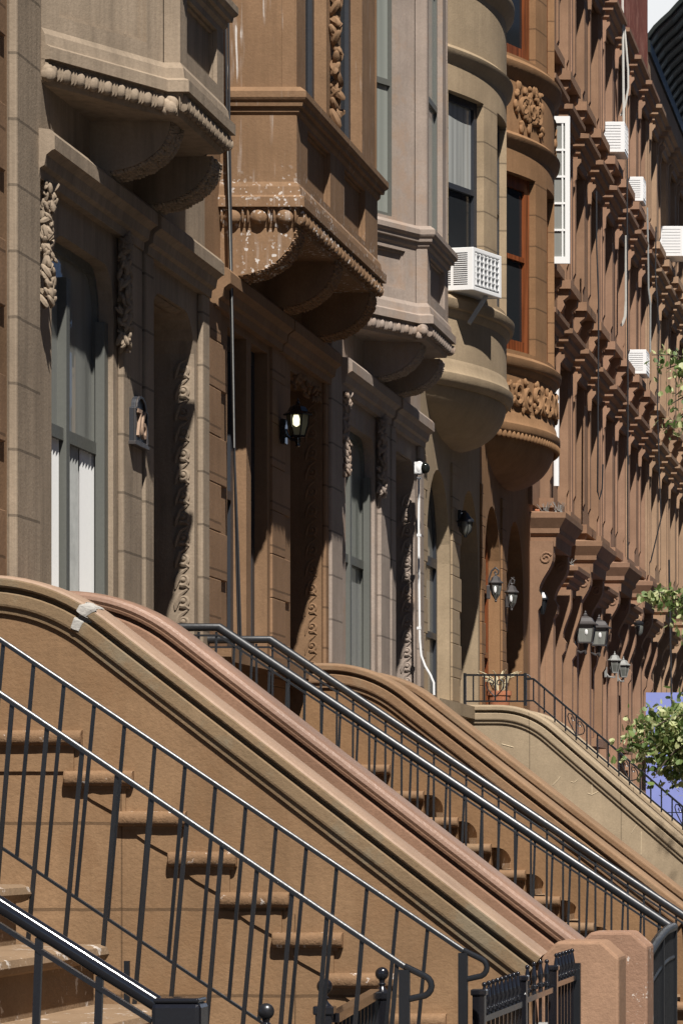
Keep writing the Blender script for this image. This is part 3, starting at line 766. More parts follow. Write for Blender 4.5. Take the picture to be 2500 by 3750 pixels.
ROW = [(46.72, 51.40, 'dark red house joined to the ochre bowed house, with open white casement above', 'red', 'red', True, .5),
       (51.40, 55.60, 'dark red house second in the terrace, under the looping grey cables', 'red', 'red2', True, 0),
       (55.60, 59.72, 'reddish brown house whose top window holds a white air conditioner, rusty brick above', 'red2', 'red2', True, 0),
       (59.72, 63.80, 'brown house with a small air conditioner, last before the sky gap', 'red2', 'red3', True, 0),
       (63.80, 67.90, 'light brown house with black ribbed cornice nearest the sky gap', 'red3', 'red3', False, 0),
       (67.90, 72.00, 'light brown house behind the hanging leaves, second with a ribbed cornice', 'red3', 'red3', False, 0),
       (72.00, 76.10, 'light brown house farthest down the row, at the right edge of the photo', 'red3', 'red2', False, 0)]
for a in ROW: row_house(*a)

# ------------------------------------------------------------------ stoops
STEP0, ZT0, RUN, RISE = -4.237, 1.969, .249, .194
def cope_path(xc, zf, slope, tl, xe, x0=-5.0):
    ang = math.atan(slope); p0 = (xc - tl, zf); p1 = (xc, zf); p2 = (xc + tl * math.cos(ang), zf - tl * math.sin(ang)); n = 10
    pts = [(x0, zf), (xc - tl - .02, zf)]
    for i in range(n + 1):
        t = i / n; pts.append(((1 - t) ** 2 * p0[0] + 2 * t * (1 - t) * p1[0] + t * t * p2[0], (1 - t) ** 2 * p0[1] + 2 * t * (1 - t) * p1[1] + t * t * p2[1]))
    pts.append((xe, zf - (xe - xc) * slope))
    return pts
def cope_rings(path, prof, yc):
    off = []
    for i, (x, z) in enumerate(path):
        a = path[max(i - 1, 0)]; b = path[min(i + 1, len(path) - 1)]
        tx, tz = b[0] - a[0], b[1] - a[1]; l = math.hypot(tx, tz); nx, nz = -tz / l, tx / l
        if i == 0: nx, nz = 0, 1
        off.append((nx, nz))
    return [[(x + nx * n, yc + y, z + nz * n) for y, n in prof] for (x, z), (nx, nz) in zip(path, off)]
def sym(p): return p + [(-y, n) for y, n in reversed(p)]
CAPP = [(-.06, -.012), (-.292, -.012), (-.280, -.002), (-.17, .005)]
FASC = [(-.1, -.185), (-.222, -.183), (-.246, -.178), (-.252, -.150), (-.272, -.144), (-.277, -.134), (-.277, -.084), (-.270, -.078), (-.222, -.076), (-.222, -.058),
        (-.288, -.054), (-.296, -.046), (-.296, -.018), (-.290, -.011), (-.1, -.011)]
FASC2 = [(-.1, -.215), (-.222, -.213), (-.250, -.208), (-.262, -.200), (-.262, -.160), (-.254, -.152), (-.222, -.150), (-.222, -.136), (-.272, -.132), (-.280, -.122), (-.280, -.078), (-.272, -.070), (-.222, -.068), (-.222, -.050),
         (-.290, -.046), (-.298, -.034), (-.298, -.024), (-.1, -.022)]
def parapet(par, yn, th, path, mats, holes=(), newel=True, roundcap=False):
    """solid stoop side wall: its near face stands at yn"""
    mw, mc, mk, mn = mats; yc = yn + th / 2
    def pr_(p): return [((-(th / 2 + (-y - .2204) * .85) if y < -.2204 else y * th / .45), n) for y, n in p]
    under = []
    for (x, y, z) in [r[0] for r in cope_rings(path, [(0, -.12)], 0)]: under.append((x, z))
    outer = [(-5.0, -.05), (path[-1][0], -.05)] + under[::-1]
    w = MB(); w.slab(SIDE(0), outer, list(holes), -(yn + th), -yn); o = w.build('parapet', mw, par)
    c = MB(); c.sweep(cope_rings(path, sym(pr_(FASC2 if roundcap else FASC)), yc)); c.build('coping', mc, o, True, sharp=17)
    c = MB(); cp = CAPP if not roundcap else [(-.06, -.024), (-.300, -.026), (-.312, -.012), (-.306, .006), (-.286, .020), (-.25, .027), (-.12, .030)]
    c.sweep(cope_rings(path, sym(pr_(cp)), yc)); c.build('coping_cap', mk, o, True, sharp=22)
    if newel:
        x0, x1 = path[-1][0] - .0, path[-1][0] + .37
        n = MB(); z1, z2 = .885, .962
        n.slab(SIDE(0), [(x0, -.05), (x1, -.05), (x1, z1), (x1 - .085, z2), (x0 + .075, z2), (x0, z1)], [], -(yn + .32), -(yn - .10))
        n.build('newel', mn, par, bevel=.014)
    return o
def step_ends(par, yn, mat, n=10, prot=.06):
    """the treads run through the wall and show as moulded ends on its outer face"""
    rg = random.Random(n)
    for i in range(n):
        X = STEP0 + RUN * i; Z = ZT0 - RISE * i; xl = -5.0 if i == 0 else X - .33
        if Z < .1: break
        e = MB(); prof = [(0, .004), (-.050, .000), (-.066, -.010), (-.072, -.026), (-.070, -.050), (-.058, -.064), (-.030, -.070), (0, -.070)]
        jit = rg.uniform(-.006, .006)
        e.sweep([[(x, yn + y * (prot / .06) * k, Z + z * (.9 + .1 * k)) for y, z in prof] for x, k in [(xl, .86), (xl + .006, .97)] + [(xl + .02 + (X - xl - .04) * q / 7, 1.0 + rg.uniform(-.07, .06)) for q in range(8)] + [(X - .007 + jit, .96), (X + jit, .84)]])
        o = e.build('step_end', 'step_end' if 'cope2' not in mat else 'cope2', par, True, sharp=50)
        b = MB()
        b.slab(SIDE(yn), [(xl + .03, Z - .062), (X - .02, Z - .062), (X - .02, Z - .084), (xl + .03, Z - .084)], [], -.001, .03 * prot / .06)
        if i == 0: q = [(xl, Z - .07), (X - .04, Z - .07), (X - .04, Z - RISE), (X - .1, Z - RISE), (xl, Z - RISE)]
        else: q = [(xl + .06, Z - .07), (X - .04, Z - .07), (X - .04, Z - RISE), (X - .075, Z - RISE - .01), (X - .12, Z - RISE * .93), (X - .20, Z - RISE * .70), (xl + .08, Z - .10)]
        b.slab(SIDE(yn), q, [], -.001, .017 * prot / .06); b.build('step_bracket', mat if 'cope2' not in mat else 'stoop2', o)
def stairs(par, ya, yb, mat='step', nose=True, n=10):
    for i in range(n):
        X = STEP0 + RUN * i; Z = ZT0 - RISE * i
        s = MB(); s.box(-5.0 if i == 0 else X - .40, X - .035, ya + .002, yb - .002, max(-.05, Z - RISE - .1), Z - .05)
        prof = [(X - .40 if i else -5.0, Z - .052), (X - .03, Z - .052), (X - .006, Z - .045), (X, Z - .028), (X - .006, Z - .008), (X - .03, Z), (X - .40 if i else -5.0, Z)]
        s.slab(SIDE(0), prof, [], -(yb - .001), -(ya + .001)); s.build('step', mat, par)
def stoop(label, ya, yb, mats, slope=.775, xc=-4.38, ends=None, pierced=False, newel_far='newel_worn', tl=.33, rnd=(False, True), th=.27, mats2=None, prot=.06):
    S = thing('stoop', label, 'stoop', (-5, (ya + yb) / 2, 0), 'brownstone stoops')
    path = cope_path(xc, 2.716, slope, tl, -2.03 if slope < .8 else xc + 1.83 / slope)
    hl = []
    if pierced:
        for i in range(1, 9):
            X = STEP0 + RUN * i; Z = ZT0 - RISE * i
            hl.append([(X - .012, Z - .19), (X + .136, Z - .19)] + [(X + .03 + .106 * math.cos(t), Z - .135 + .11 * math.sin(t)) for t in [math.pi / 2 * k / 6 for k in range(7)]] + [(X - .012, Z - .025)])
    a = parapet(S, ya, th, path, mats, hl, True, rnd[0])
    parapet(S, yb, th, path, mats2 or mats, [], True, rnd[1])
    if ends: step_ends(S, ya, ends, prot=prot)
    stairs(S, ya + th, yb)
    l = MB(); l.box(-5.0, -4.62, ya + th + .003, yb - .003, -.05, 1.9); l.build('landing', mats[0], S)
    return S
S0 = stoop('tan brown stoop at the lower left, pink-capped side walls ending in salmon newel blocks', 19.65, 21.40,
           ('stoop', 'stoop_cope', 'stoop_cap', 'newel'), ends='stoop', mats2=('stoop_pink', 'stoop_pink', 'pink_cap', 'newel_worn'))
pm = MB(); rg = random.Random(2); pp = [q for q in cope_path(-4.38, 2.716, .775, .33, -2.03) if True]
def patch_ring(x, k):
    z = rail_z0(pp, x); e = .002 + .004 * k
    rr = cope_rings([(x - .02, rail_z0(pp, x - .02)), (x, z), (x + .02, rail_z0(pp, x + .02))], [((-(.205 + (-y - .2204) * .85) if y < -.2204 else y) + (-e if y < -.2 else 0), n + (e if n > -.03 else 0)) for y, n in FASC[5:-1] + CAPP[2:] + [(-.05, .010)]], 19.65 + .205)[1]
    return [(p[0] + rg.uniform(-.013, .013) - .012 * math.sin(i * 1.3), p[1], p[2]) for i, p in enumerate(rr)]
def rail_z0(path, x):
    for (a, b) in zip(path, path[1:]):
        if a[0] <= x <= b[0]: return a[1] + (b[1] - a[1]) * (x - a[0]) / (b[0] - a[0])
    return path[-1][1]
pm.sweep([patch_ring(x, k) for x, k in ((-4.222, 0), (-4.210, 1), (-4.197, 1.2), (-4.182, 1), (-4.170, 0))], closed=False, caps=False)
pm.build('mortar_patch', 'patchw', S0)
S2 = stoop('orange brown stoop behind the double pipe handrails, scalloped openings along its steps', 30.15, 31.62,
           ('stoop2', 'cope2', 'cap2', 'stoop2'), ends='cope2', pierced=True, th=.27, prot=.085, rnd=(False, False))
S4 = stoop('buff stucco stoop carrying the iron railing with heart scrolls', 40.30, 41.85,
           ('stoop4', 'stoop4', 'cap4', 'stoop4'), slope=.87, xc=-4.29, th=.27, rnd=(False, False))
sc_ = MB()
def scratch(pts, r=.006):
    sc_.tube([(xx(px, 40.297), 40.299, zz(py, 40.297)) for px, py in pts], r * .8, 5)
scratch([(2165, 2865), (2165, 2908)]); scratch([(2150, 2905), (2165, 2911), (2188, 2899)]); scratch([(2022, 2875), (2042, 2855), (2050, 2843)], .005)
scratch([(2088, 2862), (2100, 2866), (2113, 2856)], .005); scratch([(2346, 3045), (2345, 3130)], .005); scratch([(2310, 3050), (2330, 3020)], .004); scratch([(1835, 2725), (1880, 2737)], .007)
sc_.build('scraped_marks', 'scratch', S4)
# iron-railed stoop of house 1 (its steps hide behind the pink parapet) and the same kind in the terrace
def open_stoop(label, ya, yb, mat, n=10):
    S = thing('stoop', label, 'stoop', (-5, (ya + yb) / 2, 0), 'brownstone stoops')
    stairs(S, ya, yb, mat)
    pts = [(-5.0, -.05), (STEP0 + RUN * 9, -.05)]
    for i in range(9, -1, -1):
        pts += [(STEP0 + RUN * i - .04, ZT0 - RISE * (i + 1)), (STEP0 + RUN * i - .04, ZT0 - RISE * i - .05)]
    pts += [(-5.0, ZT0 - .05)]
    for y in (ya - .08, yb): 
        s = MB(); s.slab(SIDE(0), pts, [], -(y + .079), -y); s.build('stringer', mat, S)
    return S
open_stoop('narrow stoop between the two black pipe handrails, its steps mostly hidden', 25.15, 26.70, 'orange')
for a, b in ((46.98, 48.5), (51.65, 53.2), (55.85, 57.4)):
    open_stoop({46: 'dark red stoop in front of the terrace house joined to the ochre house', 51: 'dark red stoop of the second terrace house behind the heart-scroll railing', 55: 'dark red stoop beside the blue plywood panel, partly hidden by leaves'}[int(a)], a, b, 'red')
# the near stairs at the lower left corner
SN = thing('stoop', 'worn steps at the lower left corner under the thick glossy handrail', 'stoop', (-4.5, 12.6, 0), 'brownstone stoops')
for i in range(-4, 5):
    X = -2.86 + .258 * i; Z = 1.115 - .2 * i
    if Z < .1: continue
    s = MB(); s.box(X - .45, X - .04, 10.75, 13.62, max(-.1, Z - .36), Z - .06)
    prof = [(X - .45, Z - .062), (X - .035, Z - .062), (X - .008, Z - .052), (X + .004, Z - .032), (X - .004, Z - .01), (X - .03, Z), (X - .45, Z)]
    s.slab(SIDE(0), prof, [], -13.66, -10.75); s.build('step', 'step', SN)

# ------------------------------------------------------------------ railings
def rail_z(path, x):
    for (a, b) in zip(path, path[1:]):
        if a[0] <= x <= b[0]: return a[1] + (b[1] - a[1]) * (x - a[0]) / (b[0] - a[0])
    return path[-1][1]
def railing(name, label, Y, path, r, mat, pitch, foot, lean=0.0, bar=.013, under=None, low=None, posts=(), curl=False, cat='railing', group=None, x0=None, pipe=True, low_all=True, flatw=.03):
    """path: handrail centre line (X, Z); foot(x, z) gives the foot of a baluster"""
    H = thing(name, label, cat, (path[-1][0], Y, 0), group)
    h = MB()
    if pipe: h.tube([(x, Y, z) for x, z in path], r, 14)
    else:
        for a, b in zip(path, path[1:]): h.bar((a[0], Y, a[1]), (b[0], Y, b[1]), .010, flatw)
        h.tube([(x, Y, z + .004) for x, z in path], .0105, 10)
    if curl:
        e = path[-1]; q = [(e[0], e[1] + .006)] + [(e[0] + .055 + .035 * math.sin(t), e[1] - .06 + .035 * math.cos(t) * 1.0) for t in [i * math.pi / 8 for i in range(1, 9)]] + [(e[0] + .01, e[1] - .105)]
        h.tube([(x, Y, z) for x, z in q], .011, 8)
    h.build('handrail', mat, H, True)
    if under:
        u = MB()
        for a, b in zip(path, path[1:]): u.bar((a[0], Y, a[1] - under), (b[0], Y, b[1] - under), .012, .026)
        u.build('under_bar', mat, H)
    if low:
        u = MB()
        for a, b in zip(path, path[1:]):
            u.bar((a[0] + lean * low, Y, a[1] - low), (b[0] + lean * low, Y, b[1] - low), .010, .025)
        u.build('bottom_rail', mat, H)
    x = (x0 if x0 is not None else path[0][0] + pitch / 2); i = 0
    while x < path[-1][0] - .02:
        z = rail_z(path, x); f = foot(x, z)
        b = MB(); b.bar((x, Y, z - (r if pipe else .004)), (x + lean * (z - f) + random.uniform(-.004, .004), Y, f), bar, bar)
        b.build('baluster', mat, H); x += pitch; i += 1
    for px, pz0, w in posts:
        b = MB(); b.bar((px, Y, pz0), (px, Y, -.05), w, w); b.build('post', mat, H)
    return H
def foot_tread(x, z):   # tread height of the row's stoops under x
    i = max(0, math.ceil((x - STEP0) / RUN)); return max(0, ZT0 - RISE * i) - .01
pn = [(-5.0, 2.732), (-4.57, 2.732), (-1.79, .885)]
railing('handrail', 'nearer black pipe handrail of the double pair in the centre', 25.05, pn, .0275, 'pipe', .108, foot_tread, lean=-.035, under=.05, group='pipe handrails', posts=((-1.795, .88, .045),), x0=-4.8)
railing('handrail', 'farther black pipe handrail of the double pair in the centre', 26.80, [(-4.98, 2.738), (-4.556, 2.738), (-1.75, .86)], .0275, 'pipe', .1055, foot_tread, lean=0, under=.05, group='pipe handrails', posts=((-1.755, .86, .045),), x0=-4.75)
railing('stair_railing', 'lower of two thin black stair railings, curling at its end above the gate', 13.66, [(-3.6, 2.203), (-3.222, 1.947), (-1.874, 1.036)], .01, 'iron', .1165,
        lambda x, z: z - .73, lean=-.085, posts=((-1.874, 1.03, .034),), curl=True, pipe=False, group='thin stair railings', x0=-3.53, bar=.0135)
railing('stair_railing', 'upper of two thin black stair railings at left, with a sloping bottom bar', 15.50, [(-4.2, 2.58), (-3.656, 2.213), (-1.905, 1.035)], .01, 'iron', .1145,
        lambda x, z: z - .735, lean=-.09, low=.735, posts=((-1.905, 1.03, .034), (-3.175, 1.0, .02)), curl=True, pipe=False, group='thin stair railings', x0=-4.1, bar=.0130)
G = railing('handrail', 'thick glossy black handrail at the lower left corner with a square post', 10.5, [(-3.2, 1.69), (-2.48, 1.308), (-2.075, 1.052)], .0215, 'iron_g', .155, lambda x, z: z - .75, lean=-.04, under=.052, bar=.018, x0=-3.15)
p = MB(); p.box(-2.078, -1.952, 10.437, 10.563, -.05, 1.055); p.build('post', 'iron_g', G, bevel=.012)
c = MB(); c.box(-2.073, -1.957, 10.442, 10.558, 1.055, 1.068); c.build('post_cap', 'iron_g', G, bevel=.005)

# railing with heart scrolls on the buff stoop
HR = thing('iron_railing', 'black iron railing with heart scrolls on the buff stoop wall', 'railing', (-4.6, 40.46, 2.7))
Yh = 40.46
def hp(px, py): return (xx(px, Yh), Yh, zz(py, Yh))
top = [hp(1697, 2472), hp(1922, 2472)]; slope_t = [hp(1928, 2486), hp(1952, 2486), hp(2700, 3128)]
h = MB()
for a, b in zip(top, top[1:]): h.bar(a, b, .02, .035)
for a, b in zip(slope_t, slope_t[1:]): h.bar(a, b, .02, .035)
h.tube([hp(*q) for q in [(1922, 2471), (1933, 2472), (1940, 2479), (1938, 2488), (1930, 2489), (1928, 2482)]], .008, 6)
h.build('handrail', 'iron', HR)
h = MB(); h.bar(hp(1697, 2568), hp(1922, 2568), .016, .03)
for a, b in (((1922, 2566), (1952, 2566)), ((1952, 2566), (2700, 3196))): h.bar(hp(*a), hp(*b), .016, .03)
h.build('bottom_rail', 'iron', HR)
for px, a, b, w in [(1701, 2465, 2580, .028), (1922, 2465, 2585, .028)]:
    q = MB(); q.bar(hp(px, a), hp(px, b), w, w); q.build('post', 'iron', HR)
for px in (1732, 1772, 1812, 1853, 1892):
    q = MB(); q.bar(hp(px, 2474), hp(px, 2567), .014, .014); q.build('baluster', 'iron', HR)
k = 1952
while k < 2690:
    t = (k - 1952) / 748
    q = MB(); q.bar(hp(k, 2486 + 642 * t), hp(k, 2566 + 630 * t + (14 if k > 1960 else 0)), .014, .014); q.build('baluster', 'iron', HR); k += 39
def heart(cx, cy, s, sl=0.0):
    q = MB()
    for sg in (-1, 1):
        pts = [(0, 34), (sg * 12, 22), (sg * 26, 6), (sg * 31, -10), (sg * 27, -24), (sg * 17, -29), (sg * 8, -24), (sg * 6, -14), (sg * 12, -9), (sg * 18, -13), (sg * 16, -19)]
        q.tube([hp(cx + a * s, cy + b * s + sl * a * s) for a, b in pts], .0065, 6)
    q.build('heart_scroll', 'iron', HR, True)
heart(1812, 2518, 1.02)
for px in (2108, 2304, 2500):
    t = (px - 1952) / 748; heart(px, 2526 + 636 * t, 1.0, .86)

# ------------------------------------------------------------------ low fences with posts and spear tips
def ball_post(label, px, py, Y, rb, mat, w, group='ball-topped fence posts'):
    X = xx(px, Y); Z = zz(py, Y)
    P = thing('fence_post', label, 'post', (X, Y, 0), group)
    b = MB(); b.box(X - w / 2, X + w / 2, Y - w / 2, Y + w / 2, -.05, Z - rb - .085); b.build('shaft', 'iron_g', P, bevel=.006)
    b = MB(); b.box(X - w * .62, X + w * .62, Y - w * .62, Y + w * .62, Z - rb - .088, Z - rb - .05); b.build('cap', 'iron_g', P, bevel=.006)
    b = MB(); b.lathe((X, Y, Z - rb), [(.032, -.05), (.018, -.035), (.012, -.024), (.020, -.016), (.012, -.008), (.016, .004)], 14); b.build('neck', 'iron_g', P, True)
    b = MB(); b.ball((X, Y, Z), rb, n=20, m=14); b.build('ball', mat, P, True)
    return X, Z
a = ball_post('middle ball-topped black post, at the near end of the low gate', 1188, 3612, 17.6, .034, 'iron_g', .072)
b = ball_post('ball-topped black post at the far end of the low gate', 1398, 3566, 19.1, .032, 'iron_g', .072)
c = ball_post('ball-topped black post with chipped pink paint on its ball', 974, 3704, 15.2, .031, 'iron_pink', .05)
GT = thing('gate', 'low black iron gate between two ball-topped posts at the bottom', 'gate', (a[0], 18.3, 0))
h = MB(); h.bar((a[0] + .03, 17.66, .685), (b[0] - .02, 19.04, .735), .05, .04, up=(0, 0, 1)); h.build('top_rail', 'iron_g', GT)
h = MB(); h.bar((a[0] + .03, 17.66, .08), (b[0] - .02, 19.04, .08), .03, .03); h.build('bottom_rail', 'iron', GT)
for i in range(11):
    t = (i + .7) / 11.5; q = MB(); q.bar((a[0] + .03 + (b[0] - a[0] - .05) * t, 17.66 + 1.38 * t, .69 + .05 * t), (a[0] + .03 + (b[0] - a[0] - .05) * t, 17.66 + 1.38 * t, .08), .016, .016); q.build('bar', 'iron', GT)
def spear(mb, x, y, z):
    mb.lathe((x, y, z), [(.010, -.10), (.010, -.072), (.017, -.070), (.017, -.056), (.010, -.052), (.009, -.04), (.0145, -.026), (.013, -.008), (.008, .022), (.005, .034)], 8)
    mb.ball((x, y, z + .038), .0105, n=8, m=6)
def spear_panel(name, label, X, ya, yb, zt, n, mat='iron_g', cat='fence', hang=0):
    Fn = thing(name, label, cat, (X, ya, 0))
    for dz, nm in ((-.092, 'top_rail'), (-.75, 'bottom_rail')):
        h = MB(); h.box(X - .014, X + .014, ya, yb, zt + dz - .012, zt + dz + .012); h.build(nm, mat, Fn)
    for i in range(n):
        y = ya + (yb - ya) * (i + .6) / (n + .2)
        q = MB(); q.bar((X, y, zt - .08), (X, y, zt - .82), .014, .014); spear(q, X, y, zt - hang * math.sin(math.pi * (i + .6) / n)); q.build('picket', mat, Fn, True)
    return Fn
XF = -1.87
spear_panel('iron_fence', 'black spear-topped fence panel nearest the camera, at the foot of the thin railings', XF, 15.80, 17.15, .858, 9)
spear_panel('gate', 'black spear-topped gate with a round latch, in the middle of the spear fence', XF, 17.28, 18.40, .868, 4, hang=-.01, cat='gate')
fp = spear_panel('iron_fence', 'short black spear-topped fence panel fixed to the salmon newel block', XF, 18.58, 19.50, .885, 6)
q = MB(); q.box(XF - .03, XF + .03, 19.505, 19.545, .25, .86); q.build('wall_plate', 'iron', fp)
for i, (y, nm) in enumerate(((15.72, 'square black fence post nearest the camera in the spear fence'), (17.21, 'square black post on the near side of the spear-topped gate'), (18.49, 'square black post on the far side of the spear-topped gate'))):
    P = thing('fence_post', nm, 'post', (XF, y, 0), 'square fence posts')
    q = MB(); q.box(XF - .023, XF + .023, y - .03, y + .03, -.05, .86); q.build('shaft', 'iron_g', P)
    q = MB(); q.box(XF - .03, XF + .03, y - .038, y + .038, .86, .885); q.build('cap', 'iron_g', P, bevel=.006)
lt = MB(); lt.lathe((0, 0, 0), [(.0, -.02), (.035, -.02), (.035, .02), (.0, .02)], 12)
gt = [o for o in bpy.data.objects if o.name == 'gate.001'][0]
l2 = MB(); l2.add([(XF + .02 + z, 17.9 + x, .62 + y) for x, y, z in lt.v], lt.f); l2.build('latch', 'silver', gt, True)
# curved-top gate at the lower right
XG = -1.70
CG = thing('gate', 'black gate with an arched top rail at the lower right corner', 'gate', (XG, 22.5, 0))
ysg = [21.75 + 2.0 * i / 12 for i in range(13)]
def gz(y): t = (y - 21.75) / 2.0; return .815 + .115 * math.sin(math.pi / 2 * min(1, t * 1.15)) 
q = MB(); q.tube([(XG, y, gz(y)) for y in ysg], .026, 10); q.build('top_rail', 'iron', CG, True)
q = MB(); q.tube([(XG, y, gz(y) - .17) for y in ysg], .014, 8); q.build('middle_rail', 'iron', CG, True)
for i in range(24):
    y = 21.80 + 1.9 * i / 23; q = MB(); q.bar((XG, y, gz(y)), (XG, y, 0), .018, .018); q.build('bar', 'iron', CG)
for y in (21.75, 22.75, 23.75):
    q = MB(); q.bar((XG, y, gz(y)), (XG, y, -.05), .04, .04); q.build('post', 'iron', CG)
P = thing('fence_post', 'weathered grey steel post at the right edge beside the arched gate', 'post', (-1.62, 24.4, 0))
q = MB(); q.box(-1.645, -1.595, 24.37, 24.43, -.05, 1.0); q.build('shaft', 'silver', P); q = MB(); q.box(-1.655, -1.585, 24.36, 24.44, 1.0, 1.02); q.build('cap', 'iron', P)
P = thing('fence_post', 'round black post top peeking up behind the salmon newel block', 'post', (-1.80, 20.75, 0))
q = MB(); q.lathe((-1.80, 20.75, 0), [(.028, -.05), (.028, .86), (.034, .865), (.034, .885), (.0, .905)], 16); q.build('shaft', 'iron_g', P, True)

# ------------------------------------------------------------------ lamps
def lantern_body(L, c, h, r, n, glassm, mat, up, inner=None, taper=.62):
    """n-sided lantern: glass h tall, top radius r; roof, finial, cage"""
    x, y, z = c
    g = MB(); g.lathe((x, y, z), [(r * taper, 0), (r * .95, h * .62), (r, h)] if up else [(r * .30, 0), (r * .72, h * .25), (r * .98, h * .7), (r, h)], n); go = g.build('glass', glassm, L)
    if inner:
        b = MB(); b.lathe((x, y - r * .62, z + h * .42), [(r * .12, 0), (r * .36, h * .1), (r * .40, h * .35), (r * .34, h * .56)], 10); b.build('bulb_glow', inner, go)
    k = MB(); pr = [(r * taper, 0), (r * .95, h * .62), (r, h)] if up else [(r * .30, 0), (r * .72, h * .25), (r * .98, h * .7), (r, h)]
    for i in range(n):
        a = 2 * math.pi * i / n + (math.pi / 4 if n == 4 else 0)
        k.tube([(x + q * 1.01 * math.cos(a), y + q * 1.01 * math.sin(a), z + w) for q, w in pr], r * .07, 5)
    k.lathe((x, y, z), [(r * .2, -h * .10), (pr[0][0] * 1.08, -h * .06), (pr[0][0] * 1.08, .005), (r * .2, .006)], n)
    k.build('cage', mat, L)
    t = MB(); t.lathe((x, y, z + h), [(r * 1.34, 0), (r * 1.38, h * .06), (r * .95, h * .2), (r * .72, h * .42), (r * .35, h * .52), (r * .15, h * .56), (r * .22, h * .62), (r * .08, h * .70), (r * .10, h * .76), (.001, h * .86)], n if n > 4 else 4); t.build('roof', mat, L)
def plate(L, X, Y, z0, z1, w, mat):
    p = MB(); p.bx(FAC, Y - w / 2, Y + w / 2, z0, z1, X + 5, X + 5.035); p.build('wall_plate', mat, L, bevel=.006)
# lit lamp by house 2's door
Y = 29.75; X = -4.83
L = thing('wall_lamp', 'lit black wall lantern glowing beside the dark doorway', 'lamp', (-4.97, Y, zz(1560, Y)))
lantern_body(L, (xx(1090, Y), Y, zz(1597, Y)), .150, .078, 6, 'lamp_glass', 'iron_g', True, 'glow')
plate(L, -4.972, Y, zz(1628, Y), zz(1536, Y), .12, 'iron_g')
k = MB(); k.tube([(-4.95, Y, zz(1575, Y)), (-4.93, Y, zz(1595, Y)), (-4.90, Y, zz(1610, Y)), (xx(1090, Y), Y, zz(1612, Y))], [.022, .014, .011, .012], 8)
k.lathe((xx(1090, Y), Y, zz(1612, Y)), [(.004, -.05), (.018, -.042), (.012, -.03), (.022, -.01), (.022, .02), (.034, .03)], 10); k.build('arm', 'iron_g', L, True)
# dark lamp by house 4's door
Y = 40.0; X = xx(1703, Y); zt = zz(1873, Y)
L = thing('wall_lamp', 'unlit black hanging lamp on the shaded tan wall', 'lamp', (-4.96, Y, zt))
g = MB(); g.lathe((X, Y, zz(1960, Y)), [(.02, 0), (.055, .04), (.062, .10), (.066, .13)], 10); g.build('glass', 'lens', L, True)
k = MB(); k.lathe((X, Y, zz(1912, Y)), [(.085, 0), (.082, .02), (.04, .06), (.03, .085), (.012, .10)], 12)
for i in range(6):
    a = math.pi * i / 3; k.tube([(X + r_ * 1.03 * math.cos(a), Y + r_ * 1.03 * math.sin(a), zz(1960, Y) + z_) for r_, z_ in ((.02, 0), (.055, .04), (.062, .10), (.066, .13))], .005, 5)
k.ball((X, Y, zz(1963, Y)), .018); k.build('cage', 'iron', L, True)
plate(L, -4.965, Y, zz(1930, Y), zz(1868, Y), .09, 'iron')
k = MB(); k.tube([(-4.95, Y, zt), (X, Y, zt), (X, Y, zz(1890, Y))], .011, 8); k.tube([(-4.945, Y, zz(1905, Y)), (-4.93, Y, zz(1885, Y)), (-4.90, Y, zz(1876, Y))], .008, 6); k.build('arm', 'iron', L, True)
# two pewter lamps on scroll arms
for px, py, Yl, pxp, lab in ((1814, 2190, 42.38, 1770, 'left pewter lantern on a scroll arm beside the ochre arch'), (1872, 2222, 44.12, 1836, 'right pewter lantern on a scroll arm beside the red door')):
    X = xx(px, Yl); z = zz(py, Yl)
    L = thing('wall_lamp', lab, 'lamp', (-4.96, Yl, z), 'pewter scroll lanterns')
    lantern_body(L, (X, Yl, z), .15, .058, 6, 'lens', 'bronze', False)
    b = MB(); b.ball((X, Yl - .052, z + .085), .014, .006, .036); b.build('bulb', 'white', L, True)
    k = MB(); k.ball((X, Yl, z - .03), .014); k.tube([(X, Yl, z - .03), (X, Yl, z)], .01, 6)
    zt = z + .29; xw = -4.955
    arc = [(xw + .01, z + .06), (xw + .015, z + .20), (xw + .04, z + .28), (xw + .085, z + .32), (X - .005, z + .315), (X + .03, z + .285), (X + .025, z + .25), (X, z + .245), (X - .012, z + .262), (X, z + .275)]
    k.tube([(a, Yl, b) for a, b in arc], .0095, 7); k.tube([(X, Yl, z + .245), (X, Yl, z + .225)], .008, 6); k.build('arm', 'bronze', L, True)
    plate(L, -4.965, Yl, z - .01, z + .13, .06, 'bronze')
# square lanterns on the terrace
for px, py, Yl, s, lab in ((2142, 2352, 51.45, 1.35, 'left of the two large square lanterns on the red terrace'), (2192, 2362, 53.5, 1.35, 'right of the two large square lanterns on the red terrace')):
    X = xx(px, Yl); z = zz(py, Yl)
    L = thing('wall_lamp', lab, 'lamp', (-4.92, Yl, z), 'large square lanterns')
    lantern_body(L, (X, Yl, z), .215, .155, 4, 'lamp_pane', 'bronze', True, None, .76)
    b = MB(); b.ball((X + .02, Yl - .098, z + .13), .024, .012, .045); b.build('bulb', 'white', L, True)
    k = MB(); k.tube([(-4.93, Yl, z - .08), (-4.85, Yl, z - .13), (X, Yl, z - .10), (X, Yl, z)], .016, 8); k.lathe((X, Yl, z - .16), [(.004, 0), (.02, .02), (.014, .06), (.03, .15)], 8); k.build('arm', 'bronze', L, True)
    plate(L, -4.95, Yl, z - .17, z + .02, .1, 'bronze')
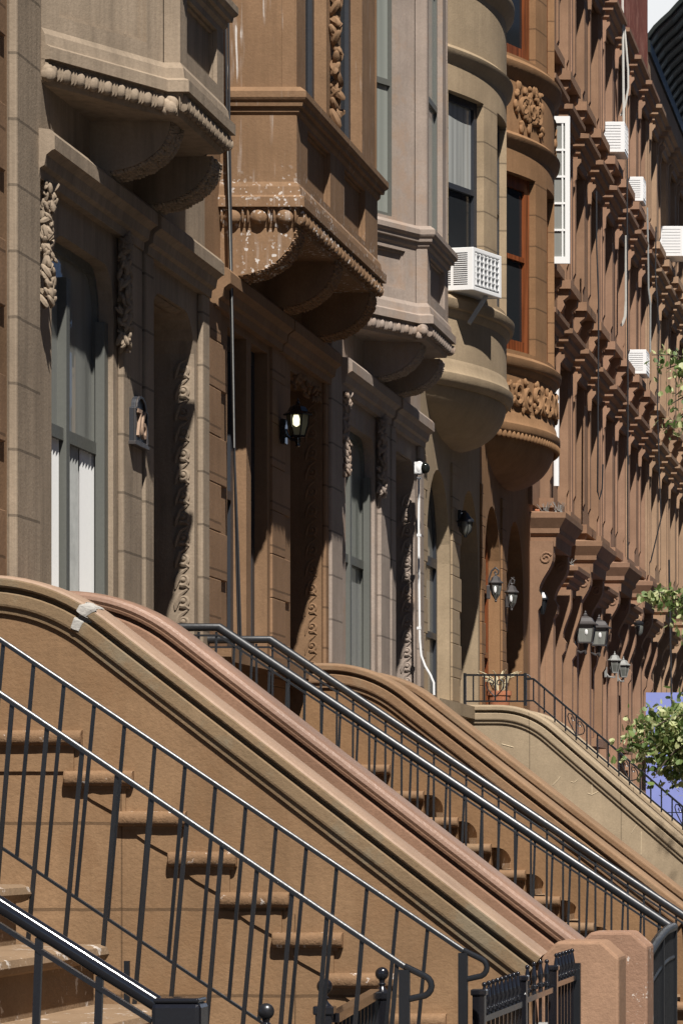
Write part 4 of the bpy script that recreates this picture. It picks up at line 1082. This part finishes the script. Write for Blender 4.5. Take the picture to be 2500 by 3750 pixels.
for px, py, Yl, lab in ((2249, 2462, 55.75, 'left of the two small silver lanterns on upturned arms'), (2281, 2478, 57.6, 'right of the two small silver lanterns on upturned arms')):
    X = xx(px, Yl); z = zz(py, Yl)
    L = thing('wall_lamp', lab, 'lamp', (-4.92, Yl, z), 'small silver lanterns')
    lantern_body(L, (X, Yl, z), .155, .075, 6, 'lens', 'silver', True)
    k = MB(); k.tube([(-4.92, Yl, z + .0), (-4.87, Yl, z - .06), (X, Yl, z - .07), (X, Yl, z)], .013, 8); k.build('arm', 'silver', L, True)
    plate(L, -4.93, Yl, z - .07, z + .07, .08, 'silver')
Yl = 59.85; X = xx(2337, Yl); z = zz(2328, Yl)
L = thing('wall_lamp', 'caged oval utility lamp under the fourth door hood', 'lamp', (-4.9, Yl, z))
b = MB(); b.lathe((X, Yl, z), [(.02, 0), (.06, .04), (.065, .13), (.06, .16)], 10); b.build('glass', 'lens', L, True)
b = MB(); b.lathe((X, Yl, z + .16), [(.075, 0), (.075, .03), (.03, .06), (.0, .07)], 10); b.box(-4.92, X, Yl - .02, Yl + .02, z + .17, z + .2); b.build('cap', 'iron', L)
Yl = 47.0; X = xx(1985, Yl); z = zz(2250, Yl)
L = thing('wall_lamp', 'dark tapered lamp hanging under the first scrolled door bracket', 'lamp', (-4.9, Yl, z))
b = MB(); b.lathe((X, Yl, z), [(.01, 0), (.03, .06), (.05, .17)], 8); b.build('glass', 'dark_glass', L)
b = MB(); b.lathe((X, Yl, z + .17), [(.07, 0), (.065, .02), (.03, .08), (.0, .1)], 8); b.box(-4.92, X, Yl - .012, Yl + .012, z + .22, z + .25)
for i in range(8): b.tube([(X + r_ * math.cos(i * .785), Yl + r_ * math.sin(i * .785), z + q) for r_, q in ((.012, 0), (.032, .06), (.052, .17))], .005, 4)
b.build('cage', 'iron', L)

# ------------------------------------------------------------------ number plaque
PL = thing('number_plaque', 'dark arched plaque with house number 76 on the grey brown pier', 'sign', (-4.955, 24.5, 3.9))
f = FAC; ya, yb = 24.28, 24.66; z0, z1 = 3.80, 4.0
b = MB(); ol = [(ya, z0), (yb, z0), (yb, z1)] + [((ya + yb) / 2 + .14 * math.cos(t), z1 + .01 + .075 * math.sin(t)) for t in [math.pi * i / 10 for i in range(11)]] + [(ya, z1)]
b.slab(f, ol, [], .038, .066); b.build('plate', 'frame_dk', PL, bevel=.004)
b = MB(); inn = [(ya + (p[0] - ya) * .88 + .023, z0 + (p[1] - z0) * .9 + .01) for p in ol]; b.slab(f, ol, [inn], .066, .078); b.bx(f, ya - .02, yb + .02, z0 - .022, z0, .038, .082); b.build('rim', 'bronze', PL, bevel=.003)
cu = bpy.data.curves.new('digits', 'FONT'); cu.body = '76'; cu.size = .24; cu.extrude = .008; cu.align_x = 'CENTER'
tmp = bpy.data.objects.new('tmp', cu); COL.objects.link(tmp); dg = bpy.context.evaluated_depsgraph_get()
me = bpy.data.meshes.new_from_object(tmp.evaluated_get(dg)); bpy.data.objects.remove(tmp)
b = MB(); b.add([f((ya + yb) / 2 + v.co.x * 1.15, z0 + .035 + v.co.y, .074 + v.co.z) for v in me.vertices], [tuple(p.vertices) for p in me.polygons]); b.build('digits', 'stoop_cap', PL)

# ------------------------------------------------------------------ air conditioners, camera, cables, open casement
def ac_unit(label, Yc, x0, x1, z0, z1, half, rot=0.0, brace=False, fine=False):
    A = thing('air_conditioner', label, 'air conditioner', (x0, Yc, z0), 'window air conditioners')
    ca, sa = math.cos(rot), math.sin(rot)
    T = lambda u, z, w: (x0 + w * ca - u * sa, Yc + w * sa + u * ca, z)
    d = x1 - x0
    b = MB(); b.bx(T, -half, half, z0, z1, 0, d - .02); b.slab(T, rect(-half, half, z0, z1), [rect(-half + .05, half - .05, z0 + .04, z1 - .04)], d - .02, d); cs = b.build('casing', 'white', A, bevel=.006)
    b = MB(); b.bx(T, -half + .05, half - .05, z0 + .04, z1 - .04, d - .021, d - .012); b.build('coil', 'coil', A)
    gz_ = MB(); n = 6 if fine else 3
    for i in range(n + 1):
        u = -half + .07 + (2 * half - .14) * i / n; gz_.bx(T, u - .004, u + .004, z0 + .05, z1 - .05, d - .008, d + .006)
    for i in range(6):
        z = z0 + .06 + (z1 - z0 - .12) * i / 5; gz_.bx(T, -half + .06, half - .06, z - .003, z + .003, d - .006, d + .004)
    gz_.build('guard', 'white', A)
    S = lambda u, z, w: T(-half - w, z, u)
    lo = MB(); groups = ((d * .30, d * .52), (d * .58, d * .88)) if fine else ((d * .25, d * .85),)
    for a, e in groups:
        for i in range(16 if fine else 9):
            z = z0 + .055 + (z1 - z0 - .11) * i / (15.0 if fine else 8.0); lo.bx(S, a, e, z, z + .006, .0, .004)
    lo.build('louvres', 'frame_dk' if fine else 'grille', A)
    if brace:
        q = MB(); q.bar(T(.10, z0 - .004, d * .88), T(-.02, z0 - .27, d * .62), .035, .05); q.build('brace', 'grille', A)
    return A
ac_unit('large white air conditioner with grey grille propped in the tan rounded bay', 38.45, -4.93, -4.46, 6.50, 6.90, .33, R(-17), True, True)
ac_unit('white air conditioner below a white pipe, highest in the terrace', 56.95, -5.1, -4.73, 10.86, 11.28, .3)
ac_unit('small white air conditioner right of and below the highest one', 61.05, -5.1, -4.80, 10.82, 11.18, .25)
ac_unit('white air conditioner cut off by the right edge of the photo', 67.2, -5.1, -4.60, 10.85, 11.34, .33)
ac_unit('white air conditioner just above the hanging leaves', 61.15, -5.1, -4.76, 8.26, 8.62, .3)
# open white casement by the ochre bay
OC = thing('open_casement', 'tall white-framed window sash swung open beside the ochre bay', 'window', (-5, 47.55, 8.0))
T = SIDE(47.55); b = MB(); b.slab(T, rect(-4.95, -4.605, 8.06, 9.77), [rect(-4.89, -4.66, 8.14, 9.69)], -.03, .02); b.build('frame', 'frame_wh', OC)
b = MB()
for i in range(1, 5): b.bx(T, -4.89, -4.66, 8.14 + 1.55 * i / 5 - .012, 8.14 + 1.55 * i / 5 + .012, -.01, .016)
b.bx(T, -4.70, -4.682, 8.14, 9.69, -.01, .014); b.build('glazing_bar', 'frame_wh', OC)
b = MB(); b.bx(T, -4.89, -4.66, 8.14, 9.69, -.012, -.006); b.build('pane', 'grey_glass', OC)
DP = MB(); Xp = -4.93; DP.tube([(Xp, 49.2, zz(1420, 49.2)), (Xp, 49.2, zz(1780, 49.2))], .035, 8); tag(DP.build('drain_pipe', 'white', None, True), 'straight white drain pipe just right of the ochre bay', 'pipe')
# security camera with its conduit
SCm = thing('security_camera', 'white dome security camera on a white conduit by the tan quoins', 'camera', (-4.95, 36.8, 5.0))
Y = 36.80; X = xx(1535, Y); z = zz(1715, Y)
b = MB(); b.ball((X, Y, z), .045, .05, .065, 14, 8); b.box(X - .04, X + .02, Y - .04, Y + .04, z - .05, z + .055); b.build('housing', 'white', SCm, True)
b = MB(); b.ball((X + .05, Y - .01, z), .045, .045, .052, 14, 8); b.build('dome', 'dome', SCm, True)
b = MB(); pts = [(1533, 1745), (1532, 1900), (1533, 2100), (1536, 2340), (1541, 2400), (1556, 2440), (1574, 2470), (1587, 2500), (1588, 2545)]
b.tube([(xx(px, Y), Y, zz(py, Y)) for px, py in pts], .0105, 8)
for py in (1750, 1960, 2300): b.box(xx(1533, Y) - .018, xx(1533, Y) + .018, Y - .012, Y + .03, zz(py, Y) - .012, zz(py, Y) + .012)
b.build('conduit', 'white', SCm, True)
def cable(label, Y, pts, r, mat, name='cable', group='cables on the house fronts'):
    b = MB(); b.tube([(xx(px, Y), Y, zz(py, Y)) for px, py in pts], r, 6); return tag(b.build(name, mat, None, True), label, 'cable', group)
cable('left black cable hanging past the bays of the grey brown and orange houses', 27.30, [(826, -200), (827, 100), (830, 330), (834, 560), (840, 820), (844, 1000), (850, 1300), (858, 1650), (864, 1900), (868, 2100), (874, 2330), (866, 2420)], .009, 'cable')
cable('right black cable beside the square bay, in front of the dark window', 27.28, [(836, -200), (837, 110), (840, 400), (845, 700), (849, 1000), (853, 1250), (856, 1500), (860, 1700), (872, 2000), (878, 2200), (884, 2400)], .0075, 'cable')
cable('thin silvery cable running straight down between the black cables', 27.26, [(833, 500), (843, 900), (850, 1130), (855, 1420), (858, 1640)], .004, 'silver')
cable('white cable rising from the highest air conditioner', 57.6, [(2277, -60), (2279, 90), (2281, 300), (2282, 450)], .018, 'cable_w')
cable('white cable bowed to the left beside the highest air conditioner', 57.7, [(2283, 78), (2292, 180), (2298, 255), (2299, 320), (2288, 385), (2271, 424)], .015, 'cable_w')
cable('long white cable that curls at its lower end in the middle of the terrace', 57.8, [(2292, 862), (2291, 980), (2291, 1100), (2287, 1160), (2279, 1183), (2272, 1194)], .022, 'cable_w')
cable('grey cable dropping to the air conditioner above the leaves', 61.6, [(2368, 760), (2371, 900), (2373, 1060), (2380, 1110), (2379, 1290)], .014, 'silver')
cable('dark cable looping down the second terrace house', 52.4, [(2182, 700), (2183, 900), (2190, 1100), (2188, 1500), (2186, 1800), (2193, 1830), (2203, 1790), (2206, 1700)], .011, 'cable')
cable('dark cable running straight down the middle of the terrace', 57.4, [(2294, 540), (2295, 900), (2297, 1400), (2297, 2050)], .012, 'cable')
cable('dark cable straggling down the far part of the terrace', 62.2, [(2400, 830), (2398, 1000), (2412, 1200), (2405, 1500), (2418, 1900), (2380, 2060)], .011, 'cable')
P = MB(); P.tube([(xx(2352, 63.9), 63.9, zz(-300, 63.9)), (xx(2352, 63.9), 63.9, zz(180, 63.9))], .05, 8); tag(P.build('drain_pipe', 'grille', None, True), 'grey drain pipe beside the rusty brick at the top right', 'pipe')
cable('dark cable drooping across the blue hoarding', 52.0, [(2448, 2050), (2452, 2300), (2456, 2540), (2466, 2660), (2470, 2760), (2462, 2870)], .012, 'cable')
# flower pot on the buff landing
FP = thing('flower_pot', 'terracotta pot with dry straw-coloured plant behind the heart scroll', 'flower pot', (-4.68, 41.2, 1.97))
X0, Y0 = xx(1826, 41.0), 41.0; zb = zz(2578, Y0) - .12; 
b = MB(); b.lathe((X0, Y0, zb), [(.09, 0), (.115, .20), (.125, .205), (.125, .25), (.105, .25), (.10, .22)], 16); b.build('pot', 'terracotta', FP, True)
b = MB(); rg = random.Random(3)
for i in range(26):
    a = rg.uniform(0, 6.28); l = rg.uniform(.12, .26); k = rg.uniform(.03, .12)
    b.tube([(X0 + .05 * math.cos(a), Y0 + .05 * math.sin(a), zb + .23), (X0 + (.05 + k * .6) * math.cos(a), Y0 + (.05 + k * .6) * math.sin(a), zb + .23 + l * .7), (X0 + (.07 + k * 1.6) * math.cos(a), Y0 + (.07 + k * 1.6) * math.sin(a), zb + .2 + l)], [.006, .009, .003], 5)
b.build('dry_plant', 'straw', FP)
# blue plywood hoarding
Yb = 55.3
HB = thing('hoarding', 'large blue plywood hoarding behind the leaves at the right edge', 'hoarding', (-3.5, Yb, 0))
b = MB(); b.box(xx(2363, Yb), -1.9, Yb, Yb + .02, .0, zz(2536, Yb)); b.build('panel', 'blue', HB)
b = MB()
for q in range(1, 4): b.box(xx(2363, Yb) + .0, -1.9, Yb - .006, Yb - .001, .86 * q, .86 * q + .006)
b.build('seam', 'tin', HB)
b = MB()
for x in (xx(2363, Yb) + .06, -3.1, -2.0): b.box(x - .045, x + .045, Yb + .021, Yb + .11, 0, zz(2545, Yb))
b.build('stud', 'straw', HB)
# bird spikes on the first hoods
def spikes(label, pxs, py, Y, n, h):
    b = MB(); rg = random.Random(int(py))
    for px in pxs:
        for i in range(n):
            x = xx(px, Y) + rg.uniform(-.02, .02); b.tube([(x, Y, zz(py, Y)), (x + rg.uniform(-.08, .08), Y + rg.uniform(-.05, .05), zz(py, Y) + h * rg.uniform(.6, 1))], .0028, 3)
        b.box(xx(px, Y) - .03, xx(px, Y) + .03, Y - .02, Y + .02, zz(py, Y) - .02, zz(py, Y) + .005)
    tag(b.build('bird_spikes', 'silver', None), label, 'bird spikes', 'bird spikes')
spikes('bird spikes on the nearest big door hood', (1990, 2000, 2040, 2048), 1874, 47.3, 7, .12)
spikes('bird spikes on the first small window hood', (2066, 2074, 2082, 2090), 2068, 50.1, 7, .08)
b = MB(); b.ball((xx(1962, 47.2), 47.2, 5.165), .02, .03, .02); b.ball((xx(1969, 47.2), 47.2, 5.165), .02, .02, .018); tag(b.build('litter', 'terracotta', None, True), 'scrap of red and white litter on the nearest big door hood', 'litter')
# small white mailbox and grey meter post by the terrace doors
b = MB(); Y = 50.9; b.box(xx(2022, Y), xx(2040, Y), Y - .05, Y + .02, zz(2590, Y), zz(2556, Y)); tag(b.build('notice_box', 'white', None, bevel=.004), 'small white box by the first terrace doorway', 'box')
b = MB(); Y = 54.0; b.box(xx(2144, Y), xx(2159, Y), Y - .05, Y + .02, zz(2655, Y), zz(2594, Y)); tag(b.build('meter_box', 'grille', None), 'narrow grey metal box above the heart-scroll railing', 'box')

# ------------------------------------------------------------------ street tree
TR = thing('street_tree', 'linden with pale green bracts reaching in from the right edge', 'tree', (-.6, 33.0, 0))
t = MB(); t.tube([(-.6, 33.0, -.1), (-.62, 33.0, 1.2), (-.55, 32.95, 2.6), (-.5, 33.0, 4.5), (-.45, 33.0, 7.0), (-.4, 33.0, 9)], [.2, .16, .145, .12, .08, .03], 12)
BR = []
def limb(pts, r0, r1):
    n = len(pts); t.tube(pts, [r0 + (r1 - r0) * i / (n - 1) for i in range(n)], 7)
spr = []
def sprig(a, b, n, sag=.15, spread=.14):
    """twig from a to b with leaves hung along it"""
    a, b = Vector(a), Vector(b); pts = []
    for i in range(7):
        q = i / 6; pts.append(a.lerp(b, q) + Vector((0, 0, sag * math.sin(math.pi * q * .5) * (1 - q) * 2)))
    limb(pts, .012, .004)
    for i in range(n):
        q = random.random() ** .8; k = min(5, int(q * 6)); c = pts[k].lerp(pts[k + 1], q * 6 - k)
        spr.append(c + Vector((random.gauss(0, spread), random.gauss(0, spread), random.gauss(-.03, spread * .75))))
Yt = 32.8
def tp(px, py, dy=0.0): return (xx(px, Yt + dy), Yt + dy, zz(py, Yt + dy))
limb([(-.55, 32.95, 2.4), (-1.4, 32.9, 2.75), tp(2620, 2690)], .06, .025)
for q in [((2620, 2690), (2330, 2660), 230), ((2620, 2690), (2300, 2740), 260), ((2600, 2700), (2400, 2830), 260), ((2560, 2700), (2400, 2740), 260), ((2600, 2690), (2450, 2640), 150), ((2580, 2680), (2400, 2660), 14),
          ((2620, 2620), (2470, 2625), 40), ((2600, 2700), (2500, 2790), 260), ((2600, 2760), (2490, 2870), 160), ((2560, 2740), (2390, 2850), 30), ((2640, 2620), (2520, 2560), 50), ((2640, 2700), (2540, 2720), 160), ((2620, 2700), (2470, 2760), 240)]:
    sprig(tp(*q[0], random.uniform(-.4, .4)), tp(*q[1], random.uniform(-.5, .3)), int(q[2] * 1.7), spread=.095)
limb([(-.5, 33.0, 4.2), (-1.3, 32.9, 4.6), tp(2640, 1420)], .05, .02)
for q in [((2640, 1420), (2385, 1300), 60), ((2620, 1420), (2440, 1350), 90), ((2640, 1430), (2470, 1450), 40), ((2640, 1500), (2455, 1480), 14), ((2640, 1540), (2440, 1570), 90), ((2640, 1540), (2480, 1530), 80), ((2600, 1400), (2490, 1390), 40)]:
    sprig(tp(*q[0]), tp(*q[1]), q[2], spread=.06)
limb([(-.55, 33.0, 3.2), (-1.4, 32.95, 3.6), tp(2640, 2190)], .05, .02)
for q in [((2640, 2180), (2350, 2180), 170), ((2640, 2190), (2420, 2210), 170), ((2640, 2210), (2470, 2262), 80), ((2640, 2300), (2500, 2300), 40)]:
    sprig(tp(*q[0]), tp(*q[1]), q[2], spread=.05, sag=.05)
for i in range(1500):
    a = random.uniform(0, 6.28); rr = 1.5 * math.sqrt(random.random()); z = random.uniform(3.0, 9.5); k = math.sin(math.pi * (z - 2.4) / 7.6) ** .6
    if random.random() < .35: k *= .5
    spr.append(Vector((-.35 + rr * k * math.cos(a) * 1.0, 33.1 + rr * k * 1.5 * math.sin(a), z)))
for i in range(14):
    a = i * 2.4; z = 3.2 + i * .42; limb([(-.5, 33.0, z), (-.4 + .6 * math.cos(a), 33.0 + .8 * math.sin(a), z + .4), (-.35 + 1.1 * math.cos(a), 33.1 + 1.6 * math.sin(a), z + .7)], .04, .01)
t.build('trunk', 'bark', TR, True)
lf = MB()
for c in spr:
    bract = random.random() < .36
    s = random.choice((random.uniform(.018, .030), random.uniform(.024, .040))) * (.85 if bract else 1.05); wd = s * (.32 if bract else .82)
    rot = Matrix.Rotation(random.uniform(0, 6.28), 3, 'Z') @ Matrix.Rotation(random.gauss(.9, .55), 3, 'X') @ Matrix.Rotation(random.gauss(0, .5), 3, 'Y')
    v = [Vector(q) for q in ((0, s, .0), (wd * .75, s * .45, .18 * wd), (wd, -s * .25, .22 * wd), (wd * .5, -s * .85, .1 * wd), (0, -s * .6, 0), (-wd * .5, -s * .85, .1 * wd), (-wd, -s * .25, .22 * wd), (-wd * .75, s * .45, .18 * wd))]
    lf.add([Vector(c) + rot @ (q * (1.0)) for q in v], [(0, 1, 2, 3, 4), (0, 4, 5, 6, 7)])
lf.build('crown', 'leaf', TR)

# ------------------------------------------------------------------ light, sky, camera
SUN = Vector((1.0, -2.35, 3.5)).normalized()       # towards the sun
el = math.asin(SUN.z); az = math.atan2(SUN.x, SUN.y)
world = bpy.data.worlds.new('World'); SC.world = world; world.use_nodes = True
nt = world.node_tree; bg = nt.nodes['Background']
sky = nt.nodes.new('ShaderNodeTexSky'); sky.sky_type = 'NISHITA'; sky.sun_disc = False
sky.sun_elevation = el; sky.sun_rotation = az; sky.altitude = 0; sky.air_density = .42; sky.dust_density = .15; sky.ozone_density = 1.0
tcd = nt.nodes.new('ShaderNodeTexCoord'); vdot = nd(nt, 'ShaderNodeVectorMath', operation='DOT_PRODUCT'); nt.links.new(tcd.outputs['Generated'], vdot.inputs[0]); vdot.inputs[1].default_value = (-.07, .977, .2)
cl = mth(nt, 'MULTIPLY', ramp(nt, vdot.outputs['Value'], .95, .985), ramp(nt, noise(nt, tcd.outputs['Generated'], 9, 6, .6), .30, .48))
nt.links.new(mixc(nt, cl, sky.outputs[0], (12.8, 13.0, 13.2)), bg.inputs[0]); bg.inputs[1].default_value = .05
ld = bpy.data.lights.new('sun', 'SUN'); ld.energy = 5.0; ld.angle = R(.53); ld.color = (1.0, .955, .90)
lo = bpy.data.objects.new('sun', ld); COL.objects.link(lo); lo.rotation_euler = SUN.to_track_quat('Z', 'Y').to_euler(); lo.location = SUN * 60
cam = bpy.data.cameras.new('camera'); cam.sensor_width = 36; cam.lens = 144 * KY; cam.shift_x = -2288 / 3750; cam.shift_y = 1160 / 3750
cam.clip_start = .5; cam.clip_end = 2000
co = bpy.data.objects.new('camera', cam); COL.objects.link(co); co.location = (0, 0, EYE); co.rotation_euler = (R(90), 0, 0)
SC.camera = co
SC.view_settings.view_transform = 'Standard'; SC.view_settings.look = 'None'; SC.view_settings.exposure = .45; SC.view_settings.gamma = 1
SC.cycles.max_bounces = 6
